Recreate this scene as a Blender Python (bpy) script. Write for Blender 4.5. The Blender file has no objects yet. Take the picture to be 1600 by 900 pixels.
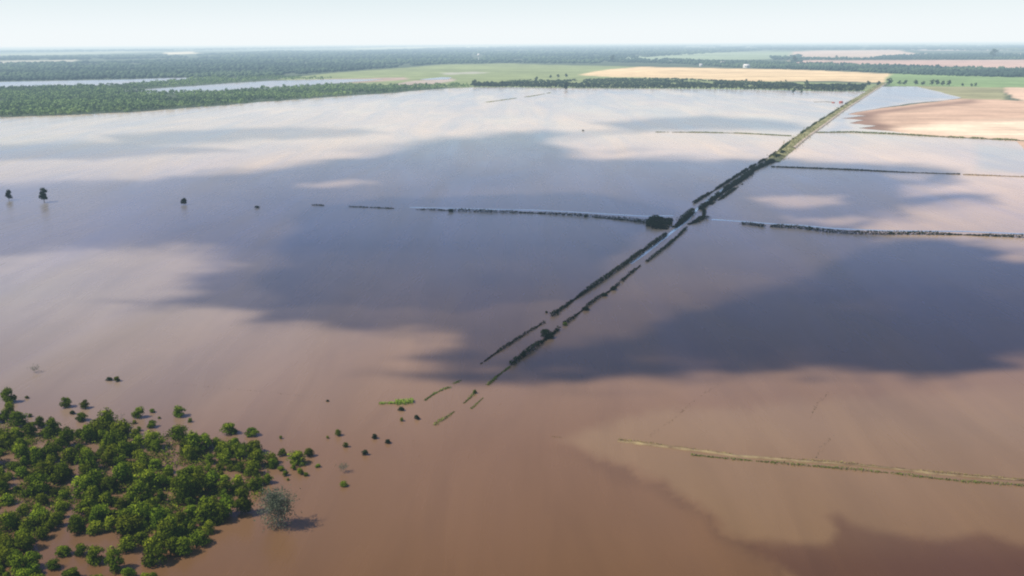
import bpy, math, random
import numpy as np
from mathutils import Vector, Matrix
from mathutils.geometry import delaunay_2d_cdt

rnd = random.Random(7)
rs = np.random.RandomState(11)
scene = bpy.context.scene
COL = scene.collection

# ------------------------------------------------------------------ camera
H = 120.0
F = 1537.0                      # focal length in px of a 1600 px wide picture
PITCH = math.atan(384.0 / F)
ROLL = math.radians(0.30)
cam_d = bpy.data.cameras.new('camera')
cam_d.sensor_width = 36.0
cam_d.lens = 36.0 * F / 1600.0
cam_d.clip_start = 1.0
cam_d.clip_end = 400000.0
cam = bpy.data.objects.new('camera', cam_d)
COL.objects.link(cam)
fwd = Vector((0, math.cos(PITCH), -math.sin(PITCH)))
right = Vector((1, 0, 0))
up = right.cross(fwd)
r2 = right * math.cos(ROLL) - up * math.sin(ROLL)
u2 = up * math.cos(ROLL) + right * math.sin(ROLL)
M = Matrix((r2, u2, -fwd)).transposed().to_4x4()
M.translation = Vector((0, 0, H))
cam.matrix_world = M
scene.camera = cam
R2, U2, FW = (np.array(v) for v in (r2, u2, fwd))


def ground(px, py, z=0.0):
    """map-survey helper: where on the plain a point of the picture lies (arrays in, arrays out)"""
    px = np.asarray(px, float); py = np.asarray(py, float)
    d = (R2[:, None] * ((px.ravel() - 800) / F) + U2[:, None] * ((450 - py.ravel()) / F) + FW[:, None])
    t = (z - H) / np.minimum(d[2], -0.0008)
    return (d[0] * t).reshape(px.shape), (d[1] * t).reshape(px.shape), t.reshape(px.shape)


def at(px, py, z=0.0):
    x, y, t = ground(np.array([px]), np.array([py]), z)
    return float(x[0]), float(y[0])


def mpp(px, py):                # metres per picture pixel at that place
    x, y, t = ground(np.array([px]), np.array([py]))
    return float(t[0]) / F


# ------------------------------------------------------------------ numpy noise and polygons
def _hash(ix, iy, seed):
    n = (ix.astype(np.int64) * 374761393 + iy.astype(np.int64) * 668265263 + seed * 1442695041) & 0x7fffffff
    n = ((n ^ (n >> 13)) * 1274126177) & 0x7fffffff
    return ((n ^ (n >> 16)) & 0xffffff) / float(0xffffff)


def vnoise(x, y, seed=0):
    ix = np.floor(x); iy = np.floor(y)
    fx = x - ix; fy = y - iy
    fx = fx * fx * (3 - 2 * fx); fy = fy * fy * (3 - 2 * fy)
    a = _hash(ix, iy, seed); b = _hash(ix + 1, iy, seed)
    c = _hash(ix, iy + 1, seed); d = _hash(ix + 1, iy + 1, seed)
    return (a * (1 - fx) + b * fx) * (1 - fy) + (c * (1 - fx) + d * fx) * fy


def fbm(x, y, seed=0, octs=4):
    s = 0; a = 0.5; t = 0
    for k in range(octs):
        s = s + a * vnoise(x * 2 ** k + 17.3 * k, y * 2 ** k + 9.1 * k, seed + k); t += a; a *= 0.5
    return s / t


def inside(px, py, poly):
    r = np.zeros(px.shape, bool)
    n = len(poly)
    for i in range(n):
        x1, y1 = poly[i]; x2, y2 = poly[(i + 1) % n]
        if y1 == y2: continue
        c = ((y1 > py) != (y2 > py)) & (px < (x2 - x1) * (py - y1) / (y2 - y1) + x1)
        r ^= c
    return r


def sdist(px, py, poly, ax=1.0):
    """signed distance to the polygon's edge, positive inside; ax < 1 squeezes the x axis (longer feather sideways)"""
    d = np.full(px.shape, 1e9)
    n = len(poly)
    for i in range(n):
        x1, y1 = poly[i]; x2, y2 = poly[(i + 1) % n]
        X1, X2, PX = x1 * ax, x2 * ax, px * ax
        dx, dy = X2 - X1, y2 - y1
        L = dx * dx + dy * dy + 1e-9
        t = np.clip(((PX - X1) * dx + (py - y1) * dy) / L, 0, 1)
        d = np.minimum(d, np.hypot(PX - X1 - t * dx, py - y1 - t * dy))
    return np.where(inside(px, py, poly), d, -d)


def sstep(a, b, x):
    t = np.clip((x - a) / (b - a), 0, 1)
    return t * t * (3 - 2 * t)


# ------------------------------------------------------------------ object helpers
def tag(o, label=None, cat=None, group=None, kind=None):
    if label: o['label'] = label
    if cat: o['category'] = cat
    if group: o['group'] = group
    if kind: o['kind'] = kind
    return o


def mesh_np(name, V, Fq, mat, attrs=None, smooth=False, mats=None, midx=None):
    """V (n,3), Fq (m,k) index array -> mesh data"""
    V = np.asarray(V, np.float32); Fq = np.asarray(Fq, np.int32)
    me = bpy.data.meshes.new(name)
    me.vertices.add(len(V)); me.vertices.foreach_set('co', V.ravel())
    m, k = Fq.shape
    me.loops.add(m * k); me.loops.foreach_set('vertex_index', Fq.ravel())
    me.polygons.add(m)
    me.polygons.foreach_set('loop_start', np.arange(0, m * k, k, dtype=np.int32))
    me.polygons.foreach_set('loop_total', np.full(m, k, np.int32))
    if smooth: me.polygons.foreach_set('use_smooth', np.ones(m, bool))
    for mt in (mats or [mat]): me.materials.append(mt)
    if midx is not None: me.polygons.foreach_set('material_index', np.asarray(midx, np.int32))
    for an, (typ, arr) in (attrs or {}).items():
        a = me.attributes.new(an, typ, 'POINT')
        if typ == 'FLOAT': a.data.foreach_set('value', np.asarray(arr, np.float32).ravel())
        else: a.data.foreach_set('color', np.asarray(arr, np.float32).ravel())
    me.update(calc_edges=True)
    me.validate()
    return me


def link(name, me, parent=None, loc=(0, 0, 0), rz=0, sc=1.0):
    o = bpy.data.objects.new(name, me)
    COL.objects.link(o)
    o.parent = parent
    o.location = loc
    o.rotation_euler = (0, 0, rz)
    o.scale = (sc, sc, sc) if not hasattr(sc, '__len__') else sc
    return o


def empty(name, loc, rz=0, sc=1.0):
    o = bpy.data.objects.new(name, None)
    COL.objects.link(o)
    o.location = loc; o.rotation_euler = (0, 0, rz)
    o.scale = (sc, sc, sc) if not hasattr(sc, '__len__') else sc
    return o


# ------------------------------------------------------------------ materials
class N:
    def __init__(s, name, surface=True):
        s.m = bpy.data.materials.new(name); s.m.use_nodes = True
        s.t = s.m.node_tree; s.t.nodes.clear()
        s.out = s.t.nodes.new('ShaderNodeOutputMaterial')

    def n(s, typ, **kw):
        nd = s.t.nodes.new(typ)
        for k, v in kw.items():
            if k == 'inp':
                for i, x in v.items(): nd.inputs[i].default_value = x
            else: setattr(nd, k, v)
        return nd

    def l(s, a, b): s.t.links.new(a, b)

    def noise(s, vec, scale, detail=3, rough=0.55, dist=0.0):
        nd = s.n('ShaderNodeTexNoise', inp={'Scale': scale, 'Detail': detail, 'Roughness': rough, 'Distortion': dist})
        s.l(vec, nd.inputs['Vector']); return nd.outputs['Fac']

    def ramp(s, fac, stops):
        nd = s.n('ShaderNodeValToRGB'); e = nd.color_ramp.elements
        while len(e) < len(stops): e.new(0.5)
        for i, (p, c) in enumerate(stops):
            e[i].position = p; e[i].color = (*c, 1) if len(c) == 3 else c
        s.l(fac, nd.inputs['Fac']); return nd.outputs['Color']

    def mix(s, fac, a, b, mode='MIX'):
        nd = s.n('ShaderNodeMix', data_type='RGBA', blend_type=mode)
        for sock, v in ((nd.inputs[0], fac), (nd.inputs[6], a), (nd.inputs[7], b)):
            if hasattr(v, 'is_output'): s.l(v, sock)
            elif isinstance(v, (int, float)): sock.default_value = v
            else: sock.default_value = (*v, 1)
        return nd.outputs[2]

    def math(s, op, a, b=0.0, clamp=False):
        nd = s.n('ShaderNodeMath', operation=op, use_clamp=clamp)
        for i, v in enumerate((a, b)):
            if hasattr(v, 'is_output'): s.l(v, nd.inputs[i])
            else: nd.inputs[i].default_value = v
        return nd.outputs[0]


def g3(v): return (v, v, v)


# ---- leaves: diffuse + translucent, per-object and per-clump tone
def leaf_mat(name, dark, mid, light, transl=0.3, obj_var=0.25):
    s = N(name)
    at_ = s.n('ShaderNodeAttribute', attribute_name='tone')
    geo = s.n('ShaderNodeNewGeometry')
    oi = s.n('ShaderNodeObjectInfo')
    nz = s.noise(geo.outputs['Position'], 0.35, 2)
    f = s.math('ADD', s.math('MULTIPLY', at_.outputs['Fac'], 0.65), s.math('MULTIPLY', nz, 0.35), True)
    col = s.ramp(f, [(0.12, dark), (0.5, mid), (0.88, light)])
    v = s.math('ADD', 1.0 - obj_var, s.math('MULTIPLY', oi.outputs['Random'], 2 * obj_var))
    hs = s.n('ShaderNodeHueSaturation'); s.l(col, hs.inputs['Color']); s.l(v, hs.inputs['Value'])
    hue = s.math('ADD', 0.485, s.math('MULTIPLY', s.math('FRACT', s.math('MULTIPLY', oi.outputs['Random'], 17.3)), 0.03))
    s.l(hue, hs.inputs['Hue'])
    d = s.n('ShaderNodeBsdfDiffuse'); t = s.n('ShaderNodeBsdfTranslucent'); mx = s.n('ShaderNodeMixShader')
    mx.inputs[0].default_value = transl
    s.l(hs.outputs[0], d.inputs['Color']); s.l(hs.outputs[0], t.inputs['Color'])
    s.l(d.outputs[0], mx.inputs[1]); s.l(t.outputs[0], mx.inputs[2]); s.l(mx.outputs[0], s.out.inputs['Surface'])
    return s.m


def plain_mat(name, c1, c2, scale=0.6, rough=0.9):
    s = N(name)
    geo = s.n('ShaderNodeNewGeometry')
    f = s.noise(geo.outputs['Position'], scale, 4)
    col = s.ramp(f, [(0.3, c1), (0.7, c2)])
    b = s.n('ShaderNodeBsdfPrincipled', inp={'Roughness': rough})
    s.l(col, b.inputs['Base Color']); s.l(b.outputs[0], s.out.inputs['Surface'])
    return s.m


M_SHRUB = leaf_mat('willow_leaves', (0.008, 0.015, 0.002), (0.085, 0.125, 0.008), (0.250, 0.300, 0.020), 0.10, 0.45)
M_DARKLEAF = leaf_mat('dark_tree_leaves', (0.010, 0.018, 0.010), (0.022, 0.038, 0.016), (0.045, 0.070, 0.026), 0.15, 0.25)
M_FARLEAF = leaf_mat('hedgerow_leaves', (0.022, 0.034, 0.018), (0.055, 0.080, 0.036), (0.115, 0.150, 0.060), 0.15, 0.30)
M_GREYLEAF = leaf_mat('sparse_grey_leaves', (0.07, 0.085, 0.06), (0.13, 0.155, 0.10), (0.20, 0.23, 0.14), 0.3, 0.05)
M_BANKWOOD = leaf_mat('riverside_wood_leaves', (0.105, 0.150, 0.070), (0.170, 0.245, 0.100), (0.250, 0.340, 0.120), 0.15, 0.0)
M_FARWOOD = leaf_mat('distant_wood_leaves', (0.046, 0.074, 0.054), (0.064, 0.104, 0.070), (0.125, 0.175, 0.100), 0.1, 0.0)
M_GRASS = leaf_mat('flood_grass', (0.05, 0.07, 0.02), (0.13, 0.17, 0.04), (0.24, 0.28, 0.07), 0.25, 0.1)
M_WEEDS = leaf_mat('dry_weeds', (0.09, 0.10, 0.04), (0.25, 0.25, 0.10), (0.44, 0.42, 0.20), 0.2, 0.1)
M_LIME = leaf_mat('bright_grass', (0.12, 0.19, 0.03), (0.24, 0.36, 0.05), (0.34, 0.46, 0.08), 0.3, 0.0)
M_STRAW = leaf_mat('straw_grass', (0.13, 0.09, 0.04), (0.27, 0.21, 0.08), (0.42, 0.36, 0.14), 0.2, 0.0)
M_DULL = leaf_mat('drowned_hedge', (0.006, 0.010, 0.007), (0.018, 0.027, 0.015), (0.042, 0.056, 0.026), 0.1, 0.15)
M_BARK = plain_mat('bark', (0.05, 0.04, 0.03), (0.12, 0.10, 0.08), 3.0)
M_GREYBARK = plain_mat('grey_bark', (0.16, 0.14, 0.13), (0.30, 0.27, 0.25), 3.0)
M_BANK = plain_mat('bank_soil', (0.16, 0.10, 0.055), (0.34, 0.26, 0.13), 0.25)
M_VERGE = plain_mat('verge_grass_soil', (0.15, 0.15, 0.055), (0.40, 0.37, 0.17), 0.09)
M_TRACK = plain_mat('pale_dirt_track', (0.42, 0.33, 0.26), (0.58, 0.48, 0.38), 0.12)
M_WHITE = plain_mat('white_wall', (0.70, 0.70, 0.68), (0.80, 0.80, 0.78), 0.5)
M_ROOF = plain_mat('grey_roof', (0.25, 0.22, 0.22), (0.38, 0.35, 0.34), 0.5)
M_RED = plain_mat('red_paint', (0.34, 0.05, 0.035), (0.44, 0.08, 0.05), 0.5)
M_WINDOW = plain_mat('dark_window', (0.02, 0.025, 0.03), (0.04, 0.045, 0.05), 1.0, 0.2)


# ------------------------------------------------------------------ foliage builders
def tube(p0, p1, r0, r1, k=6):
    p0 = np.array(p0, float); p1 = np.array(p1, float)
    d = p1 - p0; d /= np.linalg.norm(d) + 1e-9
    a = np.cross(d, [0.3, 0.9, 0.1]); a /= np.linalg.norm(a); b = np.cross(d, a)
    an = np.arange(k) * 2 * math.pi / k
    ring = np.cos(an)[:, None] * a + np.sin(an)[:, None] * b
    V = np.vstack([p0 + ring * r0, p1 + ring * r1])
    Fq = [(i, (i + 1) % k, k + (i + 1) % k, k + i) for i in range(k)]
    return V, np.array(Fq)


def join(parts):
    V = []; Fs = []; off = 0
    for v, f in parts:
        V.append(v); Fs.append(np.asarray(f) + off); off += len(v)
    return np.vstack(V), np.vstack(Fs)


def leaf_quads(P, size, rs_, nrm=None, spread=1.0):
    """one small bent-free leaf clump quad at each point, random facing biased towards nrm"""
    n = len(P)
    d = rs_.normal(size=(n, 3)) * spread
    if nrm is not None: d = d + nrm
    d /= np.linalg.norm(d, axis=1)[:, None] + 1e-9
    a = np.cross(d, rs_.normal(size=(n, 3))); a /= np.linalg.norm(a, axis=1)[:, None] + 1e-9
    b = np.cross(d, a)
    s = size * rs_.uniform(0.55, 1.35, n)[:, None]
    w = rs_.uniform(0.45, 1.0, n)[:, None]
    V = np.stack([P - a * s, P + b * s * w, P + a * s * rs_.uniform(0.6, 1.2, n)[:, None], P - b * s * w], 1).reshape(-1, 3)
    Fq = np.arange(4 * n).reshape(n, 4)
    return V, Fq


def crown(seed, n_lobes, rad, height, z0, n_leaf, leaf, lobe=0.42, cone=0.0, gap=0.0):
    """leaves spread over many lobes; returns V, F, tone"""
    r = np.random.RandomState(seed)
    L = []
    for i in range(n_lobes):
        t = (i + 0.5) / n_lobes
        z = z0 + height * (0.10 + 0.74 * t ** 1.15)
        w = rad * (math.sin(math.pi * (0.26 + 0.66 * t)) ** 0.6) * (1 - cone * t) * (1 - lobe * 0.62)
        an = r.uniform(0, 2 * math.pi); rr = w * math.sqrt(r.uniform(0.05, 1))
        L.append((rr * math.cos(an), rr * math.sin(an), z, rad * lobe * r.uniform(0.65, 1.2), r.uniform(0.15, 0.85)))
    L = np.array(L)
    k = r.randint(0, n_lobes, n_leaf)
    u = r.normal(size=(n_leaf, 3)); u /= np.linalg.norm(u, axis=1)[:, None]
    u[:, 2] = np.where(u[:, 2] < -0.3, -u[:, 2] * 0.5, u[:, 2])
    rr = L[k, 3] * (0.55 + 0.5 * r.uniform(0, 1, n_leaf) ** 0.6)
    P = L[k, :3] + u * rr[:, None] * np.array([1, 1, height / (2.2 * rad) + 0.25])
    P[:, 2] = np.maximum(P[:, 2], 0.04 + z0 * 0.3)
    V, Fq = leaf_quads(P, leaf, r, nrm=u * 1.1, spread=0.6)
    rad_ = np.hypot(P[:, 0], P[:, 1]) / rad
    tone = np.clip(L[k, 4] * 0.5 - 0.08 + 0.45 * (P[:, 2] - z0) / height + 0.12 * rad_ + r.uniform(-0.12, 0.16, n_leaf), 0, 1)  # darker low and inside: crown shade painted into the tone
    return V, Fq, np.repeat(tone, 4)


def skeleton(seed, height, rad, r0, n_br, z0=0.0, lean=0.05, sub=3):
    r = np.random.RandomState(seed)
    parts = []
    pts = [np.array([0, 0, -0.6])]
    for i in range(1, 5):
        pts.append(np.array([r.uniform(-lean, lean) * height, r.uniform(-lean, lean) * height, height * 0.85 * i / 4]))
    for i in range(4):
        parts.append(tube(pts[i], pts[i + 1], r0 * (1 - 0.23 * i), r0 * (1 - 0.23 * (i + 1)), 7))
    tips = []
    for i in range(n_br):
        t = r.uniform(0.25, 0.95)
        j = min(3, int(t * 4)); q = pts[j] + (pts[j + 1] - pts[j]) * (t * 4 - j)
        an = i * 2.4 + r.uniform(-0.5, 0.5); ln = rad * r.uniform(0.6, 1.05) * (1.15 - 0.6 * t)
        e = q + np.array([math.cos(an) * ln, math.sin(an) * ln, ln * r.uniform(0.4, 1.0)])
        parts.append(tube(q, e, r0 * 0.30, r0 * 0.08, 5)); tips.append(e)
        for k in range(sub):
            q2 = q + (e - q) * r.uniform(0.35, 0.9)
            e2 = q2 + r.normal(size=3) * ln * 0.30 + np.array([0, 0, ln * 0.25])
            parts.append(tube(q2, e2, r0 * 0.12, r0 * 0.04, 4)); tips.append(e2)
    V, Fq = join(parts)
    return V, Fq, np.array(tips)


# ================================================================== SETTING
# ---- picture-space outlines of what covers the plain (surveyed from the photograph)
FLOOD_TOP = [(-420, 203), (-200, 193), (0, 183), (60, 181), (120, 179), (190, 176), (250, 172), (330, 166), (400, 160), (480, 154), (540, 150),
             (600, 146), (660, 141), (700, 138), (740, 136.5), (800, 136.5), (900, 138), (1000, 138.5), (1100, 139), (1200, 140.5), (1300, 143), (1352, 143), (1372, 136)]
FLOOD_RIGHT = [(1400, 135), (1432, 135), (1470, 144), (1502, 153), (1470, 157.5), (1420, 162), (1370, 169.5), (1322, 178.5), (1352, 181), (1314, 185), (1350, 187.5), (1326, 192.5), (1368, 196.5), (1340, 200.5), (1395, 205),
               (1440, 212), (1500, 215), (1560, 219), (1588, 221), (1600, 233), (1640, 240), (1800, 246), (2050, 250)]
FLOOD = FLOOD_TOP + FLOOD_RIGHT + [(2150, 1150), (-520, 1150)]

FIELDS = [  # (polygon, albedo), later ones lie on top
    # far pale farmland strips
    ([(-400, 78), (2000, 66), (2000, 74), (900, 73), (-400, 90)], (0.16, 0.22, 0.19)),
    ([(-400, 98), (0, 95), (120, 93), (112, 97), (0, 100), (-400, 106)], (0.42, 0.42, 0.34)),
    ([(-400, 86), (0, 84), (180, 80), (260, 81), (100, 86), (-400, 92)], (0.30, 0.36, 0.28)),
    ([(255, 82), (300, 80.5), (310, 84), (262, 85)], (0.60, 0.60, 0.48)),
    ([(540, 75), (800, 71), (820, 73), (560, 78)], (0.30, 0.38, 0.30)),
    ([(930, 90), (1010, 86), (1190, 79.5), (1330, 80), (1430, 83), (1260, 91), (1100, 94), (950, 94)], (0.30, 0.38, 0.26)),
    ([(1240, 80), (1400, 77.5), (1425, 83), (1500, 85.5), (1330, 92), (1230, 92)], (0.56, 0.46, 0.38)),
    ([(1410, 76), (2000, 73), (2000, 77), (1440, 79)], (0.42, 0.38, 0.34)),
    ([(1560, 84), (2000, 83), (2000, 88), (1580, 88)], (0.55, 0.52, 0.42)),
    ([(1230, 94.5), (2000, 92), (2000, 112), (1600, 107.5), (1480, 104), (1230, 99)], (0.56, 0.40, 0.33)),
    # olive pasture in the middle
    ([(430, 124), (520, 113.5), (600, 108), (690, 101), (800, 99), (900, 102), (1000, 104), (960, 116), (1100, 124), (1370, 131), (1360, 142), (740, 136), (640, 136), (560, 131)], (0.27, 0.32, 0.15)),
    ([(610, 133), (640, 127), (700, 121), (712, 126), (680, 131), (640, 134)], (0.47, 0.40, 0.34)),
    ([(690, 114), (740, 112), (770, 114), (700, 117)], (0.42, 0.42, 0.34)),
    ([(400, 128), (470, 124.5), (630, 120.5), (640, 124), (560, 129), (440, 131)], (0.42, 0.33, 0.27)),
    # wheat field
    ([(900, 117), (950, 108.5), (1000, 104), (1100, 106), (1250, 109), (1400, 115.5), (1384, 129), (1300, 126.5), (1180, 127), (1060, 122), (960, 120)], (0.74, 0.57, 0.34)),
    # greens right
    ([(1388, 113), (1600, 120), (2000, 126), (2000, 142), (1600, 138), (1385, 134)], (0.23, 0.33, 0.14)),
    ([(1400, 134), (1600, 137), (1572, 137), (1570, 157), (1500, 156), (1440, 138)], (0.32, 0.31, 0.17)),
    ([(1568, 136.5), (2000, 142), (2000, 160), (1600, 158), (1582, 152)], (0.72, 0.52, 0.38)),
    # sandy half-dry field right of the road
    ([(1300, 180), (1400, 166), (1500, 154), (1560, 155), (1600, 158), (2050, 162), (2050, 262), (1600, 236), (1500, 218), (1330, 212)], (0.62, 0.43, 0.31)),
]
SAND_BRIGHT = [(1400, 200), (1470, 190), (1600, 186), (2050, 190), (2050, 238), (1600, 219), (1480, 213.5), (1390, 208)]
SAND_WET = [(1300, 184), (1340, 176), (1420, 166), (1520, 155), (1540, 159), (1450, 168), (1380, 178), (1370, 186), (1400, 200), (1380, 208), (1310, 206)]

# ---- ground: one sheet to the horizon
ys = np.concatenate([np.array([66.9, 67.4, 68, 68.8]), np.arange(69.5, 240, 1.25), np.arange(240, 700, 20), np.arange(700, 1180, 60)])
xs = np.arange(-420, 2080, 6.0)
PX, PY = np.meshgrid(xs, ys)
HOR_SLOPE = math.tan(ROLL)
PYr = PY + (800 - PX) * HOR_SLOPE * np.clip((240 - PY) / 60, 0, 1)      # rows run along the horizon
gx, gy, gt = ground(PX, PYr)
alb = np.zeros(PX.shape + (4,), np.float32); alb[..., 3] = 1
alb[..., :3] = (0.10, 0.13, 0.085)
wx = PX + 16 * (fbm(PX / 60, PYr / 4, 3) - 0.5); wy = PYr + 1.0 * (fbm(PX / 40, PYr / 5, 5) - 0.5)
for poly, c in FIELDS:
    m = sstep(-0.5, 0.5, sdist(wx, wy, poly, 0.12))[..., None]
    alb[..., :3] = alb[..., :3] * (1 - m) + np.array(c) * m
m = sstep(-4, 5, sdist(wx + 60 * (fbm(PX / 90, PYr / 3, 21) - 0.5), wy, SAND_BRIGHT, 0.15))[..., None]
alb[..., :3] = alb[..., :3] * (1 - m) + np.array((0.88, 0.68, 0.50)) * m
m = sstep(-2, 3, sdist(wx, wy, SAND_WET, 0.15))[..., None] * 0.85
alb[..., :3] = alb[..., :3] * (1 - m) + np.array((0.27, 0.17, 0.13)) * m
# plough / drainage streaks in the fields
st = (fbm(PX / 120, PYr / 1.6, 8, 3) - 0.5)[..., None]
alb[..., :3] = np.clip(alb[..., :3] * (1 + 0.45 * st), 0.01, 0.95)
ny, nx = PX.shape
idx = np.arange(nx * ny).reshape(ny, nx)
Fg = np.stack([idx[1:, :-1], idx[1:, 1:], idx[:-1, 1:], idx[:-1, :-1]], -1).reshape(-1, 4)
Vg = np.stack([gx, gy, np.zeros_like(gx)], -1).reshape(-1, 3)
s = N('farmland')
a_ = s.n('ShaderNodeAttribute', attribute_name='albedo')
geo = s.n('ShaderNodeNewGeometry')
nz = s.noise(geo.outputs['Position'], 0.012, 5, 0.6)
nz2 = s.noise(geo.outputs['Position'], 0.12, 3, 0.6)
k = s.ramp(nz, [(0.3, g3(0.78)), (0.7, g3(1.16))]); k2 = s.ramp(nz2, [(0.3, g3(0.9)), (0.7, g3(1.08))])
c = s.mix(1.0, a_.outputs['Color'], k, 'MULTIPLY'); c = s.mix(1.0, c, k2, 'MULTIPLY')
b = s.n('ShaderNodeBsdfDiffuse'); s.l(c, b.inputs['Color']); s.l(b.outputs[0], s.out.inputs['Surface'])
M_LAND = s.m
tag(link('ground', mesh_np('ground', Vg, Fg, M_LAND, {'albedo': ('FLOAT_COLOR', alb.reshape(-1, 4))}), loc=(0, 0, -0.35)), kind='structure')

# ---- flood water
PLUME = [(868, 684), (905, 703), (940, 722), (975, 736), (1000, 748), (1030, 758), (1080, 790), (1110, 815), (1140, 835), (1180, 858), (1230, 905), (1300, 1200), (2600, 1200), (2600, 500), (1500, 600), (1000, 640), (900, 675)]
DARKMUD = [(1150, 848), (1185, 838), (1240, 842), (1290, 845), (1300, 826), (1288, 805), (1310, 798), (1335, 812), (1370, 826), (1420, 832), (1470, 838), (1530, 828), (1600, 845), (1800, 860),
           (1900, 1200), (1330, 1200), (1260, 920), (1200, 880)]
BLUISH = [(1520, 222), (1600, 232), (2050, 250), (2050, 290), (1600, 272), (1520, 268)]  # greyer, bluer water by the sandy corner
PALEWET = [(1385, 135), (1432, 135), (1502, 153), (1420, 159), (1338, 176), (1318, 190), (1340, 202), (1290, 207), (1330, 165)]


def water_albedo(px, py, x, y):
    """flood colour: brown silt close by, shallower and paler far off, sky reflection painted in at left"""
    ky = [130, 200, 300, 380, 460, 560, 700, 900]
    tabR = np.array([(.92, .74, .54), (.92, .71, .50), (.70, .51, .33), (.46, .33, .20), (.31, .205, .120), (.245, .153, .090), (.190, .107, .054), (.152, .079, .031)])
    tabL = np.array([(.86, .74, .55), (.74, .61, .43), (.44, .38, .28), (.36, .32, .26), (.335, .30, .25), (.275, .222, .172), (.190, .120, .074), (.150, .080, .036)])  # greyer left side: sky reflection put into the colour
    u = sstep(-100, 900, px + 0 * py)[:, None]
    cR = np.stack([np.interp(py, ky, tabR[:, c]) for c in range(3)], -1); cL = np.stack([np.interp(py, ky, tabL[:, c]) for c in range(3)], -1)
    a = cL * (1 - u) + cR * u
    wx = px + 34 * (fbm(px / 48, py / 30, 31, 5) - 0.5) + 12 * (fbm(px / 14, py / 9, 33, 3) - 0.5)
    wy = py + 22 * (fbm(px / 40, py / 28, 37, 5) - 0.5) + 8 * (fbm(px / 12, py / 9, 39, 3) - 0.5)
    d = sdist(wx, wy, PLUME)
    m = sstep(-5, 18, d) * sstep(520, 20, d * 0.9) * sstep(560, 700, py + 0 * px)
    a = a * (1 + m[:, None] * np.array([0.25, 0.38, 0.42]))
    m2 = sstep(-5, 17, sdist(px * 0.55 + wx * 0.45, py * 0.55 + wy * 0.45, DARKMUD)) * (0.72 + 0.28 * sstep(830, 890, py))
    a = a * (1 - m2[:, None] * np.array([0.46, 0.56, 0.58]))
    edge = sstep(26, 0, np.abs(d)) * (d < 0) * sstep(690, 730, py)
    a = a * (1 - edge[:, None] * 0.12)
    m3 = sstep(-2, 6, sdist(px, py, BLUISH, 0.3))[:, None]; a = a * (1 - m3) + a * np.array([0.80, 0.93, 1.02]) * m3
    m4 = sstep(-2, 3, sdist(px, py, PALEWET, 0.3))[:, None]; a = a * (1 - m4) + np.array([0.60, 0.54, 0.49]) * m4
    n1 = fbm(x / 160, y / 260, 41, 4); n2 = fbm(x / 30, y / 160, 43, 4)
    a = a * (1 + 0.16 * (n1 - 0.5) + 0.12 * (n2 - 0.5))[:, None]
    return np.clip(a, 0.01, 0.9)


def water_mat(nm='silty_water', r0=0.16, tint=(0.50, 0.50, 1.0), bump=0.5, k0=0.72, far=(0.92, 0.93, 0.97)):
    s = N(nm)
    a_ = s.n('ShaderNodeAttribute', attribute_name='albedo')
    geo = s.n('ShaderNodeNewGeometry')
    mp = s.n('ShaderNodeMapping', inp={'Scale': (1.0, 0.16, 1.0), 'Rotation': (0, 0, math.radians(-8))})
    s.l(geo.outputs['Position'], mp.inputs['Vector'])
    streak = s.noise(mp.outputs[0], 0.05, 4, 0.6, 0.6)
    broad = s.noise(geo.outputs['Position'], 0.006, 4, 0.6, 0.5)
    c = s.mix(1.0, a_.outputs['Color'], s.ramp(streak, [(0.3, g3(0.92)), (0.7, g3(1.09))]), 'MULTIPLY')
    c = s.mix(1.0, c, s.ramp(broad, [(0.3, (0.92, 0.94, 0.97)), (0.7, (1.08, 1.06, 1.03))]), 'MULTIPLY')
    r = s.math('ADD', r0, s.math('MULTIPLY', streak, 0.22))
    rip = s.noise(geo.outputs['Position'], 0.9, 3, 0.6)
    rip2 = s.noise(mp.outputs[0], 0.35, 3, 0.6)
    bp = s.n('ShaderNodeBump', inp={'Strength': bump, 'Distance': 0.05})
    s.l(s.math('ADD', rip, s.math('MULTIPLY', rip2, 1.6)), bp.inputs['Height'])
    b = s.n('ShaderNodeBsdfDiffuse'); gl = s.n('ShaderNodeBsdfGlossy')
    s.l(c, b.inputs['Color']); s.l(r, gl.inputs['Roughness']); s.l(bp.outputs[0], gl.inputs['Normal'])
    fr = s.n('ShaderNodeFresnel', inp={'IOR': 1.33}); s.l(bp.outputs[0], fr.inputs['Normal'])
    mx = s.n('ShaderNodeMixShader'); sx = s.n('ShaderNodeSeparateXYZ'); s.l(geo.outputs['Position'], sx.inputs[0])
    mr = s.n('ShaderNodeMapRange', inp={'From Min': 400.0, 'From Max': 620.0, 'To Min': k0, 'To Max': 0.97}); s.l(sx.outputs['Y'], mr.inputs['Value'])
    wide = s.noise(mp.outputs[0], 0.016, 4, 0.62, 0.9)
    kw = s.n('ShaderNodeMapRange', inp={'From Min': 0.3, 'From Max': 0.7, 'To Min': 0.82, 'To Max': 1.18}); s.l(wide, kw.inputs['Value'])
    s.l(s.math('MULTIPLY', s.math('MULTIPLY', fr.outputs[0], mr.outputs[0]), kw.outputs[0], True), mx.inputs[0])
    m3 = s.n('ShaderNodeMapRange', inp={'From Min': 380.0, 'From Max': 1250.0}); s.l(sx.outputs['Y'], m3.inputs['Value'])
    s.l(s.mix(m3.outputs[0], tint, far), gl.inputs['Color'])  # near reflection tinted blue: colour of the shaded water put in
    m4 = s.n('ShaderNodeMapRange', inp={'From Min': 500.0, 'From Max': 1400.0, 'To Min': bump, 'To Max': 0.0}); s.l(sx.outputs['Y'], m4.inputs['Value'])
    s.l(m4.outputs[0], bp.inputs['Strength']); s.l(b.outputs[0], mx.inputs[1]); s.l(gl.outputs[0], mx.inputs[2])
    s.l(mx.outputs[0], s.out.inputs['Surface'])
    return s.m


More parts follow.
